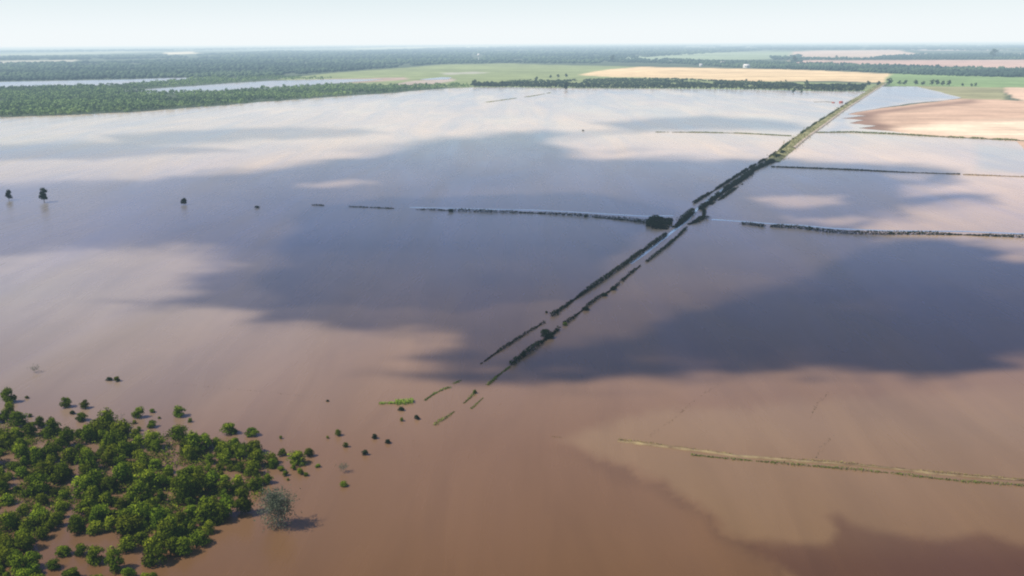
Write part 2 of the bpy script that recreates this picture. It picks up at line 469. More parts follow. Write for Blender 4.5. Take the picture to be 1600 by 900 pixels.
M_WATER = water_mat()
M_CALM = water_mat('calm_water', 0.16, (0.74, 0.78, 0.96), 0.4, 0.78)


def water_sheet(name, poly, sx, sy, z, amp=1.0, albedo=None):
    # resample the outline and roughen it, fill with survey points, triangulate
    out = []
    n = len(poly)
    for i in range(n):
        x1, y1 = poly[i]; x2, y2 = poly[(i + 1) % n]
        L = max(abs(x2 - x1) / sx, abs(y2 - y1) / sy); k = max(1, int(math.ceil(L)))
        for j in range(k):
            out.append((x1 + (x2 - x1) * j / k, y1 + (y2 - y1) * j / k))
    o = np.array(out)
    on = o.copy()
    w = amp * np.clip((o[:, 1] - 80) / 90, 0.3, 1.0) * (o[:, 1] < 600)
    on[:, 0] += w * 7 * (fbm(o[:, 0] / 9, o[:, 1] / 3, 51) - 0.5); on[:, 1] += w * 1.6 * (fbm(o[:, 0] / 8, o[:, 1] / 4, 53) - 0.5)
    x0, y0 = on.min(0); x1, y1 = on.max(0)
    yy = []; y = y0
    while y < y1:
        yy.append(y); y += sy * (1 if y < 300 else 2 if y < 620 else 1.7)
    gxx, gyy = np.meshgrid(np.arange(x0, x1, sx), np.array(yy))
    gxx = gxx + rs.uniform(-0.2, 0.2, gxx.shape) * sx; gyy = gyy + rs.uniform(-0.2, 0.2, gyy.shape) * sy
    d = sdist(gxx, gyy, [tuple(q) for q in on], 1.0) if gxx.size * len(on) < 4e7 else np.where(inside(gxx, gyy, [tuple(q) for q in on]), 9, -9)
    keep = d > min(sx, sy) * 0.35
    pts = np.vstack([on, np.stack([gxx[keep], gyy[keep]], -1)])
    # triangulate in a gentle log-like space so far and near triangles stay well shaped
    vs = [Vector((p[0] * 0.3, p[1])) for p in pts]
    nb = len(on)
    res = delaunay_2d_cdt(vs, [(i, (i + 1) % nb) for i in range(nb)], [], 1, 1e-4)
    P = np.array([(v.x / 0.3, v.y) for v in res[0]])
    T = np.array([f for f in res[2] if len(f) == 3])
    X, Y, t = ground(P[:, 0], P[:, 1])
    V = np.stack([X, Y, np.full(len(X), 0.0)], -1)
    e1 = V[T[:, 1]] - V[T[:, 0]]; e2 = V[T[:, 2]] - V[T[:, 0]]
    flip = np.cross(e1, e2)[:, 2] < 0
    T[flip] = T[flip][:, ::-1]
    A = np.ones((len(P), 4), np.float32)
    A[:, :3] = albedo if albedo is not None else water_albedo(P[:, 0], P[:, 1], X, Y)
    o = link(name, mesh_np(name, V, T, M_WATER, {'albedo': ('FLOAT_COLOR', A)}), loc=(0, 0, z))
    return tag(o, kind='structure')


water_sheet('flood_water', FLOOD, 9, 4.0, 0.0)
water_sheet('river_water', [(-420, 141), (-100, 133), (0, 128), (100, 126), (200, 124.3), (270, 121.5), (318, 121.5), (300, 124.5), (262, 127.5), (200, 132), (100, 134.5), (0, 137), (-420, 151)], 10, 2, 0.0, 0.5, (0.52, 0.45, 0.40))
water_sheet('backwater', [(186, 142), (240, 138.5), (300, 134.5), (360, 130), (430, 126), (520, 124), (600, 124), (540, 129), (480, 133.5), (420, 139), (330, 144), (230, 145)], 10, 2, 0.0, 0.5, (0.52, 0.43, 0.36))
water_sheet('field_pond', [(655, 124), (690, 120.5), (706, 121), (700, 124), (668, 125)], 6, 1.5, 0.0, 0.3, (0.50, 0.45, 0.42))

# ---- woods: far-off masses
ICO = None


def ico():
    import bmesh
    bm = bmesh.new(); bmesh.ops.create_icosphere(bm, subdivisions=1, radius=1.0)
    V = np.array([v.co for v in bm.verts]); Fq = np.array([[v.index for v in f.verts] for f in bm.faces]); bm.free()
    return V, Fq


IV, IF = ico()


def wood_mass(name, polys, holes, sx, sy, h, w, mat, label, leaf=False, seed=1, jit=0.28):
    r = np.random.RandomState(seed)
    allp = np.array([q for p in polys for q in p])
    x0, y0 = allp.min(0); x1, y1 = allp.max(0)
    gx_, gy_ = np.meshgrid(np.arange(x0, x1, sx), np.arange(y0, y1, sy))
    gx_ = (gx_ + r.uniform(-0.6, 0.6, gx_.shape) * sx).ravel(); gy_ = (gy_ + r.uniform(-0.6, 0.6, gy_.shape) * sy).ravel()
    m = np.zeros(gx_.shape, bool)
    for p in polys: m |= inside(gx_, gy_, p)
    for p in holes: m &= ~inside(gx_, gy_, p)
    gx_, gy_ = gx_[m], gy_[m]
    dens = fbm(gx_ / 30, gy_ / 3, seed + 60, 3)
    k = dens > 0.30
    gx_, gy_, dens = gx_[k], gy_[k], dens[k]
    X, Y, t = ground(gx_, gy_)
    n = len(X)
    hh = h * r.uniform(0.55, 1.25, n) * (0.75 + 0.5 * dens); ww = np.maximum(w, t / F * sx * 0.9) * r.uniform(0.6, 1.2, n)
    band = fbm(gx_ / 160, gy_ / 2.2, seed + 70, 3); tone = np.clip(0.5 + 2.6 * (band - 0.5) + 0.5 * (dens - 0.45) + r.uniform(-0.2, 0.2, n), 0, 1)
    if not leaf:
        B = IV[None] * (1 + r.uniform(-jit, jit, (n, len(IV), 1)))
        V = B * np.stack([ww, ww, hh * 0.55], -1)[:, None] + np.stack([X, Y, hh * 0.5], -1)[:, None]
        Fq = IF[None] + (np.arange(n) * len(IV))[:, None, None]
        me = mesh_np(name, V.reshape(-1, 3), Fq.reshape(-1, 3), mat, {'tone': ('FLOAT', np.repeat(tone, len(IV)))})
    else:
        ql = 34
        u = r.normal(size=(n, ql, 3)); u /= np.linalg.norm(u, axis=2)[..., None]
        u[..., 2] = np.where(u[..., 2] < -0.2, -u[..., 2], u[..., 2])
        P = u * np.stack([ww, ww, hh * 0.5], -1)[:, None] * r.uniform(0.6, 1.12, (n, ql, 1)) + np.stack([X, Y, hh * 0.5], -1)[:, None]
        Vq, Fq = leaf_quads(P.reshape(-1, 3), w * 0.42, r, nrm=u.reshape(-1, 3), spread=0.5)
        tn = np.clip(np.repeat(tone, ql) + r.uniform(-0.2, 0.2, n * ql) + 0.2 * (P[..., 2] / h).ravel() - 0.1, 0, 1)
        me = mesh_np(name, Vq, Fq, mat, {'tone': ('FLOAT', np.repeat(tn, 4))})
    o = link(name, me)
    return tag(o, label, 'wood', kind='stuff')


# the flooded wood that fringes the water on the left
wood_mass('riverside_woodland', [[(-420, 160), (-100, 146), (0, 139.5), (100, 136.5), (190, 134), (262, 129), (300, 124), (330, 122), (420, 119), (520, 124), (430, 126), (360, 130), (300, 134), (240, 138), (188, 142),
                                  (235, 146), (330, 146), (420, 140), (480, 136), (560, 134.5), (640, 135.5), (720, 134), (735, 136.5), (700, 138.5), (600, 146.5), (480, 154.5), (400, 160.5), (330, 166.5), (250, 172.5),
                                  (190, 176.5), (120, 179.5), (0, 183.5), (-420, 203)]], [], 4.2, 1.5, 9.5, 4.6, M_BANKWOOD,
          'low green flooded woodland fringing the far left shore of the floodwater', leaf=True, seed=3)
wood_mass('distant_woodland', [
    [(-420, 112), (-420, 141), (0, 127), (200, 123), (320, 121), (400, 121), (520, 112.5), (600, 107), (690, 100), (800, 98.5), (930, 99.5), (960, 92), (1200, 78), (1000, 72), (700, 76), (420, 84), (300, 92), (180, 97), (0, 99)],
], [[(300, 112), (420, 109), (440, 111), (320, 114)], [(736, 86), (756, 86), (756, 92), (736, 92)]], 4.5, 0.9, 13, 9, M_FARWOOD,
          'broad blue-green forest covering the plain beyond the flood', seed=5)
wood_mass('horizon_woodland', [
    [(-420, 90), (0, 88.5), (170, 87), (300, 86), (420, 80), (560, 80), (700, 74), (900, 70.5), (1400, 70.5), (2000, 70), (2000, 75), (1600, 79.5), (1410, 78), (1200, 78), (960, 75), (700, 80), (400, 88), (170, 93), (-420, 97)],
    [(-420, 82), (0, 79.5), (300, 76), (600, 71), (800, 69.5), (820, 70.5), (600, 74), (300, 79), (0, 82)],
], [], 5, 0.6, 14, 22, M_FARWOOD, 'thin hazy strips of woodland right along the horizon', seed=7)
wood_mass('woodland_belt', [
    [(938, 93), (1050, 92.5), (1110, 96), (1200, 98), (1300, 101), (1400, 103.5), (1600, 110), (2000, 116), (2000, 127), (1600, 121), (1500, 119), (1400, 115.5), (1340, 112), (1200, 107.5), (1130, 105), (1070, 100), (950, 97)],
], [], 3.0, 0.8, 12, 8, M_FARWOOD, 'long dark belt of trees behind the wheat field on the right', seed=9)
wood_mass('hedgerow_wood', [
    [(1200, 88), (1260, 91), (1330, 91.5), (1440, 84.5), (1540, 83.5), (1600, 86), (2000, 88), (2000, 94), (1600, 93), (1400, 93.5), (1210, 93.5)],
    [(1235, 86), (1252, 86), (1252, 98), (1236, 98)],
], [], 3.2, 0.8, 12, 8, M_FARWOOD, 'narrow strip of trees between the two pale pink fields', seed=12)
wood_mass('verge_scrub', [
    [(735, 131.5), (800, 128), (860, 127), (960, 124), (1060, 124), (1200, 130), (1320, 134), (1355, 134), (1350, 140.5), (1250, 139.5), (1100, 137), (900, 136.5), (735, 136)],
], [], 3.2, 1.2, 6, 4, M_FARLEAF, 'olive scrub on the verge behind the far shore treeline', leaf=True, seed=14)


# ---- ridges and vegetated lines
def path_world(pts, step=2.0):
    q = [at(*p) for p in pts]
    out = []
    for i in range(len(q) - 1):
        (x1, y1), (x2, y2) = q[i], q[i + 1]
        n = max(1, int(math.hypot(x2 - x1, y2 - y1) / step))
        for j in range(n): out.append((x1 + (x2 - x1) * j / n, y1 + (y2 - y1) * j / n))
    out.append(q[-1])
    return np.array(out)


def ridge(name, pts, width, height, mat, step=2.0, z=0.0, seed=0, rough=0.35, bump=0.3):
    P = path_world(pts, step)
    # smooth
    for _ in range(3): P[1:-1] = (P[:-2] + P[1:-1] * 2 + P[2:]) / 4
    d = np.gradient(P, axis=0); d /= np.linalg.norm(d, axis=1)[:, None] + 1e-9
    nrm = np.stack([-d[:, 1], d[:, 0]], -1)
    s_ = np.arange(len(P)) * step
    prof = [(-0.5, -0.45), (-0.38, 0.35), (-0.18, 0.9), (0, 1.0), (0.18, 0.9), (0.38, 0.35), (0.5, -0.45)]
    V = []
    for j, (u, h) in enumerate(prof):
        wv = width * (1 + rough * (fbm(s_ / 9 + j * 3.1, s_ * 0 + j, 70 + seed, 4) - 0.5) * 2)
        hv = h * height * (1 + bump * (fbm(s_ / 7 + j * 5, s_ * 0 + 3, 80 + seed, 4) - 0.5) * 2) if h > 0 else np.full(len(P), h)
        XY = P + nrm * (u * wv)[:, None]
        V.append(np.stack([XY[:, 0], XY[:, 1], hv + z], -1))
    V = np.stack(V, 1).reshape(-1, 3); k = len(prof); n = len(P)
    id_ = np.arange(n * k).reshape(n, k)
    Fq = np.stack([id_[:-1, :-1], id_[:-1, 1:], id_[1:, 1:], id_[1:, :-1]], -1).reshape(-1, 4)
    o = link(name, mesh_np(name, V, Fq, mat, smooth=True))
    return o


def tuft_line(pts, width, height, dens, leaf, seed, broken=0.0, taper=False, bl=14.0):
    height *= 0.8; dens *= 1.5; width *= 0.85
    r = np.random.RandomState(seed)
    P = path_world(pts, 1.0)
    n = int(len(P) * dens)
    i = r.uniform(0, len(P) - 1.001, n); i0 = i.astype(int); f = (i - i0)[:, None]
    C = P[i0] * (1 - f) + P[i0 + 1] * f
    env = fbm(i / bl, i * 0 + seed, 90 + seed, 4)
    env2 = fbm(i / (bl * 0.25), i * 0 + seed, 95 + seed, 3)
    keep = env > 0.14 + 0.46 * broken
    C, env, env2, i = C[keep], env[keep], env2[keep], i[keep]; n = len(C)
    d = P[-1] - P[0]; d = d / (np.linalg.norm(d) + 1e-9); nr = np.array([-d[1], d[0]])
    amp = 0.22 + 1.3 * np.clip((env - 0.22 - 0.38 * broken) * 3 + (env2 - 0.4), 0, 1)
    hh = height * amp
    u = r.normal(0, 0.33, n); zz = r.uniform(0.02, 1, n) * np.sqrt(np.clip(1 - np.abs(u) * 0.8, 0.05, 1)) * hh
    X = C + nr * (u * width * (0.5 + 0.6 * amp))[:, None]
    Pt = np.stack([X[:, 0], X[:, 1], np.maximum(zz, 0.04)], -1)
    V, Fq = leaf_quads(Pt, leaf, r, nrm=np.array([0, 0, 0.8]), spread=0.7)
    tone = np.clip(0.2 + 0.5 * zz / (height + 1e-6) + r.uniform(-0.2, 0.35, n) + 0.3 * (env2 - 0.5), 0, 1)
    return V, Fq, np.repeat(tone, 4)


def veg(name, lines, mat, label, cat, group=None, kind=None):
    Vs, Fs, Ts = [], [], []; off = 0
    for ln in lines:
        V, Fq, T = tuft_line(**ln); Vs.append(V); Fs.append(Fq + off); Ts.append(T); off += len(V)
    o = link(name, mesh_np(name, np.vstack(Vs), np.vstack(Fs), mat, {'tone': ('FLOAT', np.concatenate(Ts))}))
    return tag(o, label, cat, group, kind)


D = dict
# left hedge of the drowned road
veg('hedge', [D(pts=[(862, 495), (895, 470), (932, 445), (968, 420), (1004, 393), (1042, 366)], width=1.6, height=1.9, dens=13, leaf=0.4, seed=1, broken=0.02)], M_DULL,
    'long dark hedge along the left edge of the drowned road', 'hedge')
veg('hedge', [D(pts=[(745, 573), (772, 554), (798, 537), (832, 515), (851, 504)], width=1.0, height=1.0, dens=11, leaf=0.30, seed=2, broken=0.12)], M_DULL,
    'thin broken grey hedge at the near end of the road left edge', 'hedge')
veg('hedge', [D(pts=[(1054, 356), (1068, 344), (1082, 332)], width=3.6, height=3.2, dens=22, leaf=0.5, seed=3, broken=0)], M_DULL,
    'short thick dark hedge between the dark grove and the water crossing', 'hedge')
# right hedge
veg('hedge', [D(pts=[(1073, 357), (1046, 382), (1018, 404), (1009, 410)], width=1.3, height=1.5, dens=11, leaf=0.36, seed=4, broken=0.1)], M_DULL,
    'thin dark hedge on the right edge of the road just before the crossing', 'hedge')
veg('hedge', [D(pts=[(1000, 416), (985, 428), (970, 441)], width=1.3, height=1.6, dens=10, leaf=0.36, seed=5, broken=0.12)], M_DULL,
    'short gappy hedge halfway up the right edge of the drowned road', 'hedge')
veg('hedge', [D(pts=[(873, 515), (862, 524), (843, 538), (832, 547), (818, 556), (805, 566), (798, 572)], width=1.5, height=2.0, dens=14, leaf=0.4, seed=6, broken=0.02)], M_DARKLEAF,
    'thick near-black hedge below the round bush on the right road edge', 'hedge')
veg('hedge', [D(pts=[(968, 444), (950, 457), (934, 466), (915, 481), (904, 490), (895, 498), (883, 506)], width=1.2, height=1.3, dens=10, leaf=0.36, seed=7, broken=0.12)], M_DULL,
    'patchy line of scrub above the round bush on the right road edge', 'hedge')
# beyond the crossing
veg('hedge', [D(pts=[(1094, 328), (1108, 317), (1120, 308), (1140, 293), (1156, 283)], width=3.6, height=3.0, dens=24, leaf=0.55, seed=8, broken=0),
              D(pts=[(1100, 330), (1100, 341)], width=2, height=2, dens=14, leaf=0.5, seed=9, broken=0)], M_DULL,
    'broad dark green hedge on the road embankment just past the crossing', 'hedge')
veg('hedge', [D(pts=[(1110, 320), (1128, 310), (1146, 297), (1160, 288)], width=2.0, height=1.5, dens=9, leaf=0.5, seed=10, broken=0.25)], M_DULL,
    'lower dull scrub row on the right side of the broad embankment hedge', 'hedge')
veg('hedge', [D(pts=[(1156, 283), (1168, 274), (1177, 266), (1200, 256), (1214, 247), (1224, 239)], width=4.6, height=2.8, dens=22, leaf=0.6, seed=11, broken=0.12)], M_DULL,
    'ragged dark hedge where the road embankment starts to rise from the flood', 'hedge')
veg('hedge', [D(pts=[(1084, 318), (1100, 308), (1116, 298), (1132, 288), (1152, 275), (1172, 262), (1200, 247), (1212, 239)], width=1.8, height=1.9, dens=12, leaf=0.48, seed=12, broken=0.28)], M_DULL,
    'thin broken hedge parallel to the embankment on its left side', 'hedge')
veg('hedge', [D(pts=[(1076, 351), (1086, 348), (1098, 342), (1108, 342)], width=2.6, height=2.4, dens=20, leaf=0.5, seed=13, broken=0)], M_DULL,
    'small dark clump of scrub at the right corner of the flooded crossing', 'hedge')
# grove block
Vs, Fs, Ts = [], [], []; off = 0
for k_, pts in enumerate([[(1018, 356.5), (1043, 358)], [(1010, 353.5), (1047, 354.5)], [(1009, 350), (1050, 350.5)], [(1014, 346.5), (1051, 346)], [(1017, 343.5), (1049, 342)]]):
    V, Fq, T = tuft_line(pts, 6.0, 3.0, 26, 0.6, 30 + k_, 0.12); Vs.append(V); Fs.append(Fq + off); Ts.append(T); off += len(V)
tag(link('grove', mesh_np('grove', np.vstack(Vs), np.vstack(Fs), M_DARKLEAF, {'tone': ('FLOAT', np.concatenate(Ts) * 0.7)})),
    'dense black rectangular thicket beside the flooded road crossing', 'thicket')
# field boundaries crossing the flood
veg('hedge', [D(pts=[(704, 329.5), (760, 331.5), (840, 333.5), (900, 337.5), (960, 341.5), (1012, 347)], width=1.8, height=1.7, dens=9, leaf=0.5, seed=14, broken=0.12, bl=30),
              D(pts=[(930, 340), (975, 344.5), (1012, 349.5)], width=2, height=1.2, dens=7, leaf=0.5, seed=15, broken=0.1, bl=30)], M_DULL,
    'long low field hedge running left from the dark thicket through the flood', 'hedge')
veg('hedge', [D(pts=[(487, 320.5), (520, 322), (600, 325.5), (660, 328), (700, 329.5)], width=1.6, height=1.3, dens=7, leaf=0.45, seed=16, broken=0.62, bl=20)], M_DULL,
    'faint broken drowned hedge continuing the left field boundary', 'hedge')
veg('hedge', [D(pts=[(1158, 350), (1176, 352), (1195, 355)], width=2.6, height=1.9, dens=14, leaf=0.5, seed=17, broken=0.1)], M_DULL,
    'short dark hedge to the right of the flooded crossing, standing on its own', 'hedge')
veg('hedge', [D(pts=[(1203, 354.5), (1250, 357.5), (1294, 363), (1319, 365), (1381, 366.5), (1444, 366.5), (1506, 367.5), (1600, 371.5), (1750, 376)], width=2.6, height=2.0, dens=14, leaf=0.5, seed=18, broken=0.05, bl=40)], M_DULL,
    'long dark field hedge running right from the crossing to the picture edge', 'hedge')
veg('hedge', [D(pts=[(1205, 261), (1303, 264.5), (1412, 269.5), (1500, 272.5)], width=2.4, height=1.0, dens=12, leaf=0.6, seed=19, broken=0.05, bl=60)], M_DULL,
    'thin field hedge right of the embankment, the second line beyond the crossing', 'hedge')
veg('hedge', [D(pts=[(1505, 273), (1600, 276.5), (1750, 282)], width=3.0, height=0.9, dens=10, leaf=0.5, seed=119, broken=0.1, bl=40)], M_STRAW,
    'faint brown bank at the right picture edge, continuing the thin field hedge', 'bank')
veg('hedge', [D(pts=[(1025, 206.5), (1100, 207), (1160, 208.5), (1236, 212.5)], width=5, height=0.7, dens=14, leaf=0.6, seed=20, broken=0.0, bl=12)], M_GRASS,
    'faint olive grass bank meeting the embankment from the left', 'bank')
veg('hedge', [D(pts=[(1262, 207.5), (1330, 207), (1380, 209), (1480, 214.5), (1600, 220), (1800, 229)], width=4.5, height=1.6, dens=10, leaf=0.7, seed=21, broken=0.0, bl=12)], M_GRASS,
    'thin olive bank along the near edge of the sandy field', 'bank')
# drowned grass strips at the near end of the road
veg('grass', [D(pts=[(797, 573), (785, 582), (777, 588), (762, 602)], width=1.1, height=0.7, dens=16, leaf=0.26, seed=22, broken=0.15),
              D(pts=[(742, 613), (734, 622), (721, 634), (702, 649), (691, 656), (678, 665)], width=1.0, height=0.5, dens=14, leaf=0.22, seed=23, broken=0.25),
              D(pts=[(755, 622), (746, 630), (736, 639)], width=0.8, height=0.4, dens=9, leaf=0.22, seed=24, broken=0.3)], M_GRASS,
    'green grass tips poking through the water at the near end of the right road edge', 'grass', kind='stuff')
veg('grass', [D(pts=[(721, 594), (708, 600)], width=0.9, height=0.4, dens=10, leaf=0.22, seed=25, broken=0.2),
              D(pts=[(704, 605), (689, 610), (674, 618), (664, 626)], width=1.1, height=0.5, dens=16, leaf=0.24, seed=26, broken=0.25)], M_GRASS,
    'green grass tips poking through the water at the near end of the left road edge', 'grass', kind='stuff')
veg('grass', [D(pts=[(592, 631), (610, 630.5), (626, 631)], width=0.9, height=0.6, dens=26, leaf=0.25, seed=27, broken=0.05),
              D(pts=[(618, 630), (634, 629.5), (646, 628)], width=2.4, height=1.1, dens=55, leaf=0.28, seed=28, broken=0)], M_LIME,
    'bright lime patch of floating grass near the lone dark bushes', 'grass', kind='stuff')
# ditch bank in the near right
bank_pts = [(965, 689), (1005, 694), (1050, 699), (1100, 706), (1150, 712), (1220, 717.5), (1300, 724), (1380, 731), (1440, 738), (1520, 745), (1600, 751), (1720, 762)]
tag(ridge('earth_bank', bank_pts, 1.6, 0.26, M_BANK, 0.8, seed=3, rough=1.0, bump=1.9), 'narrow ochre earth bank of a flooded ditch near the lower right', 'bank', kind='thing')
veg('grass', [D(pts=[(x, y - 1.5) for x, y in bank_pts], width=1.0, height=0.5, dens=13, leaf=0.18, seed=40, broken=0.22, bl=8)], M_STRAW,
    'straw-coloured grass growing along the ochre ditch bank', 'grass', kind='stuff')
veg('grass', [D(pts=[(1080, 711), (1150, 718), (1220, 724), (1300, 731), (1380, 738), (1440, 745), (1500, 752), (1600, 759), (1720, 770)], width=1.2, height=0.5, dens=12, leaf=0.22, seed=41, broken=0.38, bl=6)], M_GRASS,
    'broken green tufts in the water just below the ochre ditch bank', 'grass', kind='stuff')
veg('grass', [D(pts=[(860, 682), (905, 686), (965, 690)], width=0.6, height=0.2, dens=4, leaf=0.16, seed=42, broken=0.3, bl=6)], M_STRAW,
    'faint drowned straw where the ditch bank sinks under the flood', 'grass', kind='stuff')
veg('grass', [D(pts=[(230, 595), (330, 605), (400, 611), (474, 619)], width=0.5, height=0.12, dens=1.0, leaf=0.13, seed=43, broken=0.5, bl=6)], M_DULL,
    'faint grey line of drowned grass in open water above the thicket', 'grass', kind='stuff')
veg('grass', [D(pts=[(760, 160), (810, 153), (830, 150.5), (860, 145)], width=5, height=0.9, dens=3, leaf=0.7, seed=44, broken=0.3, bl=60)], M_GRASS,
    'faint olive reeds showing in the pale water near the far shore', 'grass', kind='stuff')

veg('grass', [D(pts=[(1122, 600), (1090, 622), (1052, 655), (1010, 684)], width=0.9, height=0.12, dens=0.9, leaf=0.17, seed=47, broken=0.3, bl=9)], M_DULL,
    'faint dark channel mark, added as drowned weeds, in a slanting line below the big cloud shadow, the left line', 'grass', kind='stuff')  # thin weeds added to draw a dark channel mark
veg('grass', [D(pts=[(1296, 612), (1276, 632), (1266, 655)], width=0.9, height=0.12, dens=1.0, leaf=0.17, seed=48, broken=0.1, bl=9),
              D(pts=[(1304, 678), (1284, 700), (1270, 718)], width=0.9, height=0.12, dens=0.9, leaf=0.17, seed=49, broken=0.2, bl=9)], M_DULL,
    'faint dark channel mark, added as drowned weeds, in a slanting line below the big cloud shadow, the right line', 'grass', kind='stuff')  # weeds added here draw the right-hand channel marks

# the road embankment that stays dry, with its pale track
emb = [(1206, 253), (1222, 240), (1243, 222), (1268, 203), (1293, 186.5), (1318, 169), (1344, 152), (1364, 140), (1380, 131)]
tag(ridge('road_embankment', emb, 17.0, 1.6, M_VERGE, 3.0, seed=9, rough=0.25, bump=0.4), kind='structure')
trk = [(1240, 232), (1262, 214), (1290, 194), (1318, 173), (1345, 155.5), (1366, 142), (1384, 131)]
tag(ridge('dirt_track', trk, 6.0, 1.5, M_TRACK, 3.0, seed=12, rough=0.2, bump=0.1), kind='structure')
veg('grass', [D(pts=emb, width=11, height=2.2, dens=5, leaf=0.8, seed=45, broken=0.15, bl=20)], M_WEEDS,
    'olive grass and weeds along the crown of the road embankment', 'grass', kind='stuff')
veg('hedge', [D(pts=[(1208, 246), (1228, 228), (1250, 211), (1275, 193), (1300, 178), (1330, 158)], width=3, height=2.6, dens=7, leaf=0.8, seed=46, broken=0.35, bl=30)], M_FARLEAF,
    'scattered scrub along the left shoulder of the dry embankment', 'hedge')

def calm_strip(name, pts, width, alb_, seed):
    o = ridge(name, pts, width, 0.03, M_CALM, 3.0, 0.0, seed, 0.3, 0.0)
    n = len(o.data.vertices); a = o.data.attributes.new('albedo', 'FLOAT_COLOR', 'POINT')
    a.data.foreach_set('color', np.tile(np.array([*alb_, 1.0], np.float32), n))
    return tag(o, kind='structure')


calm_strip('drowned_road', [(985, 412), (1010, 394), (1050, 362), (1072, 346), (1086, 330), (1104, 315), (1130, 295), (1160, 275)], 3.2, (0.33, 0.26, 0.22), 91)
calm_strip('drowned_lane', [(640, 324.0), (704, 325.5), (760, 327), (840, 328.5), (900, 331.5), (960, 335), (1010, 338), (1052, 337)], 4.0, (0.50, 0.46, 0.43), 92)
calm_strip('drowned_lane', [(1112, 343), (1160, 346), (1203, 349.5), (1250, 352), (1300, 357), (1381, 360.5), (1444, 361), (1506, 361.5), (1600, 365.5), (1750, 370)], 5.0, (0.50, 0.46, 0.43), 93)

# ================================================================== INDIVIDUAL PLANTS
SHRUBS = []
for k_ in range(12):
    rr = random.Random(100 + k_)
    rad = 1.0
    hgt = rr.uniform(1.25, 1.8)
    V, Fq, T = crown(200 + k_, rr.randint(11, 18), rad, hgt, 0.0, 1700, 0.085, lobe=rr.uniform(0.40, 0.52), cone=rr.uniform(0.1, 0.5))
    st_ = [tube((0, 0, -0.3), (math.cos(a) * 0.3, math.sin(a) * 0.3, hgt * 0.7), 0.035, 0.012, 5) for a in (0.4, 2.3, 4.4)]
    SV, SF = join(st_)
    Vall = np.vstack([V, SV]); Fall = np.vstack([Fq, SF + len(V)])
    me = mesh_np('shrub', Vall, Fall, None, {'tone': ('FLOAT', np.concatenate([T, np.zeros(len(SV))]))}, mats=[M_SHRUB, M_BARK], midx=[0] * len(Fq) + [1] * len(SF))
    SHRUBS.append(me)
DARKS = []
for me in SHRUBS[:5]:
    m2_ = me.copy(); m2_.materials[0] = M_DARKLEAF; DARKS.append(m2_)
FARS = []
for k_ in range(7):
    rr = random.Random(300 + k_)
    hgt = rr.uniform(1.7, 2.4)
    V, Fq, T = crown(400 + k_, 7, 1.0, hgt, 0.25, 260, 0.17, lobe=0.45, cone=0.3)
    SV, SF = tube((0, 0, -0.2), (0, 0, hgt * 0.6), 0.10, 0.05, 5)
    FARS.append(mesh_np('tree', np.vstack([V, SV]), np.vstack([Fq, SF + len(V)]), None, {'tone': ('FLOAT', np.concatenate([T, np.zeros(len(SV))]))},
                        mats=[M_FARLEAF, M_BARK], midx=[0] * len(Fq) + [1] * len(SF)))

placed = []


def shrub(px, py, r, label, group, dark=False, cat='shrub', name='shrub', sq=1.0, tall=1.0):
    """px, py: middle of the crown in the survey, r: its radius there in px"""
    by = py + r * 0.85
    x, y = at(px, by); w = r * mpp(px, by)
    me = rnd.choice(DARKS if dark else SHRUBS)
    o = link(name, me, loc=(x, y, 0.0), rz=rnd.uniform(0, 6.28), sc=(w * rnd.uniform(1.05, 1.4), w * rnd.uniform(1.05, 1.4), w * 1.05 * tall))
    placed.append((px, py, r))
    return tag(o, label, cat, group)


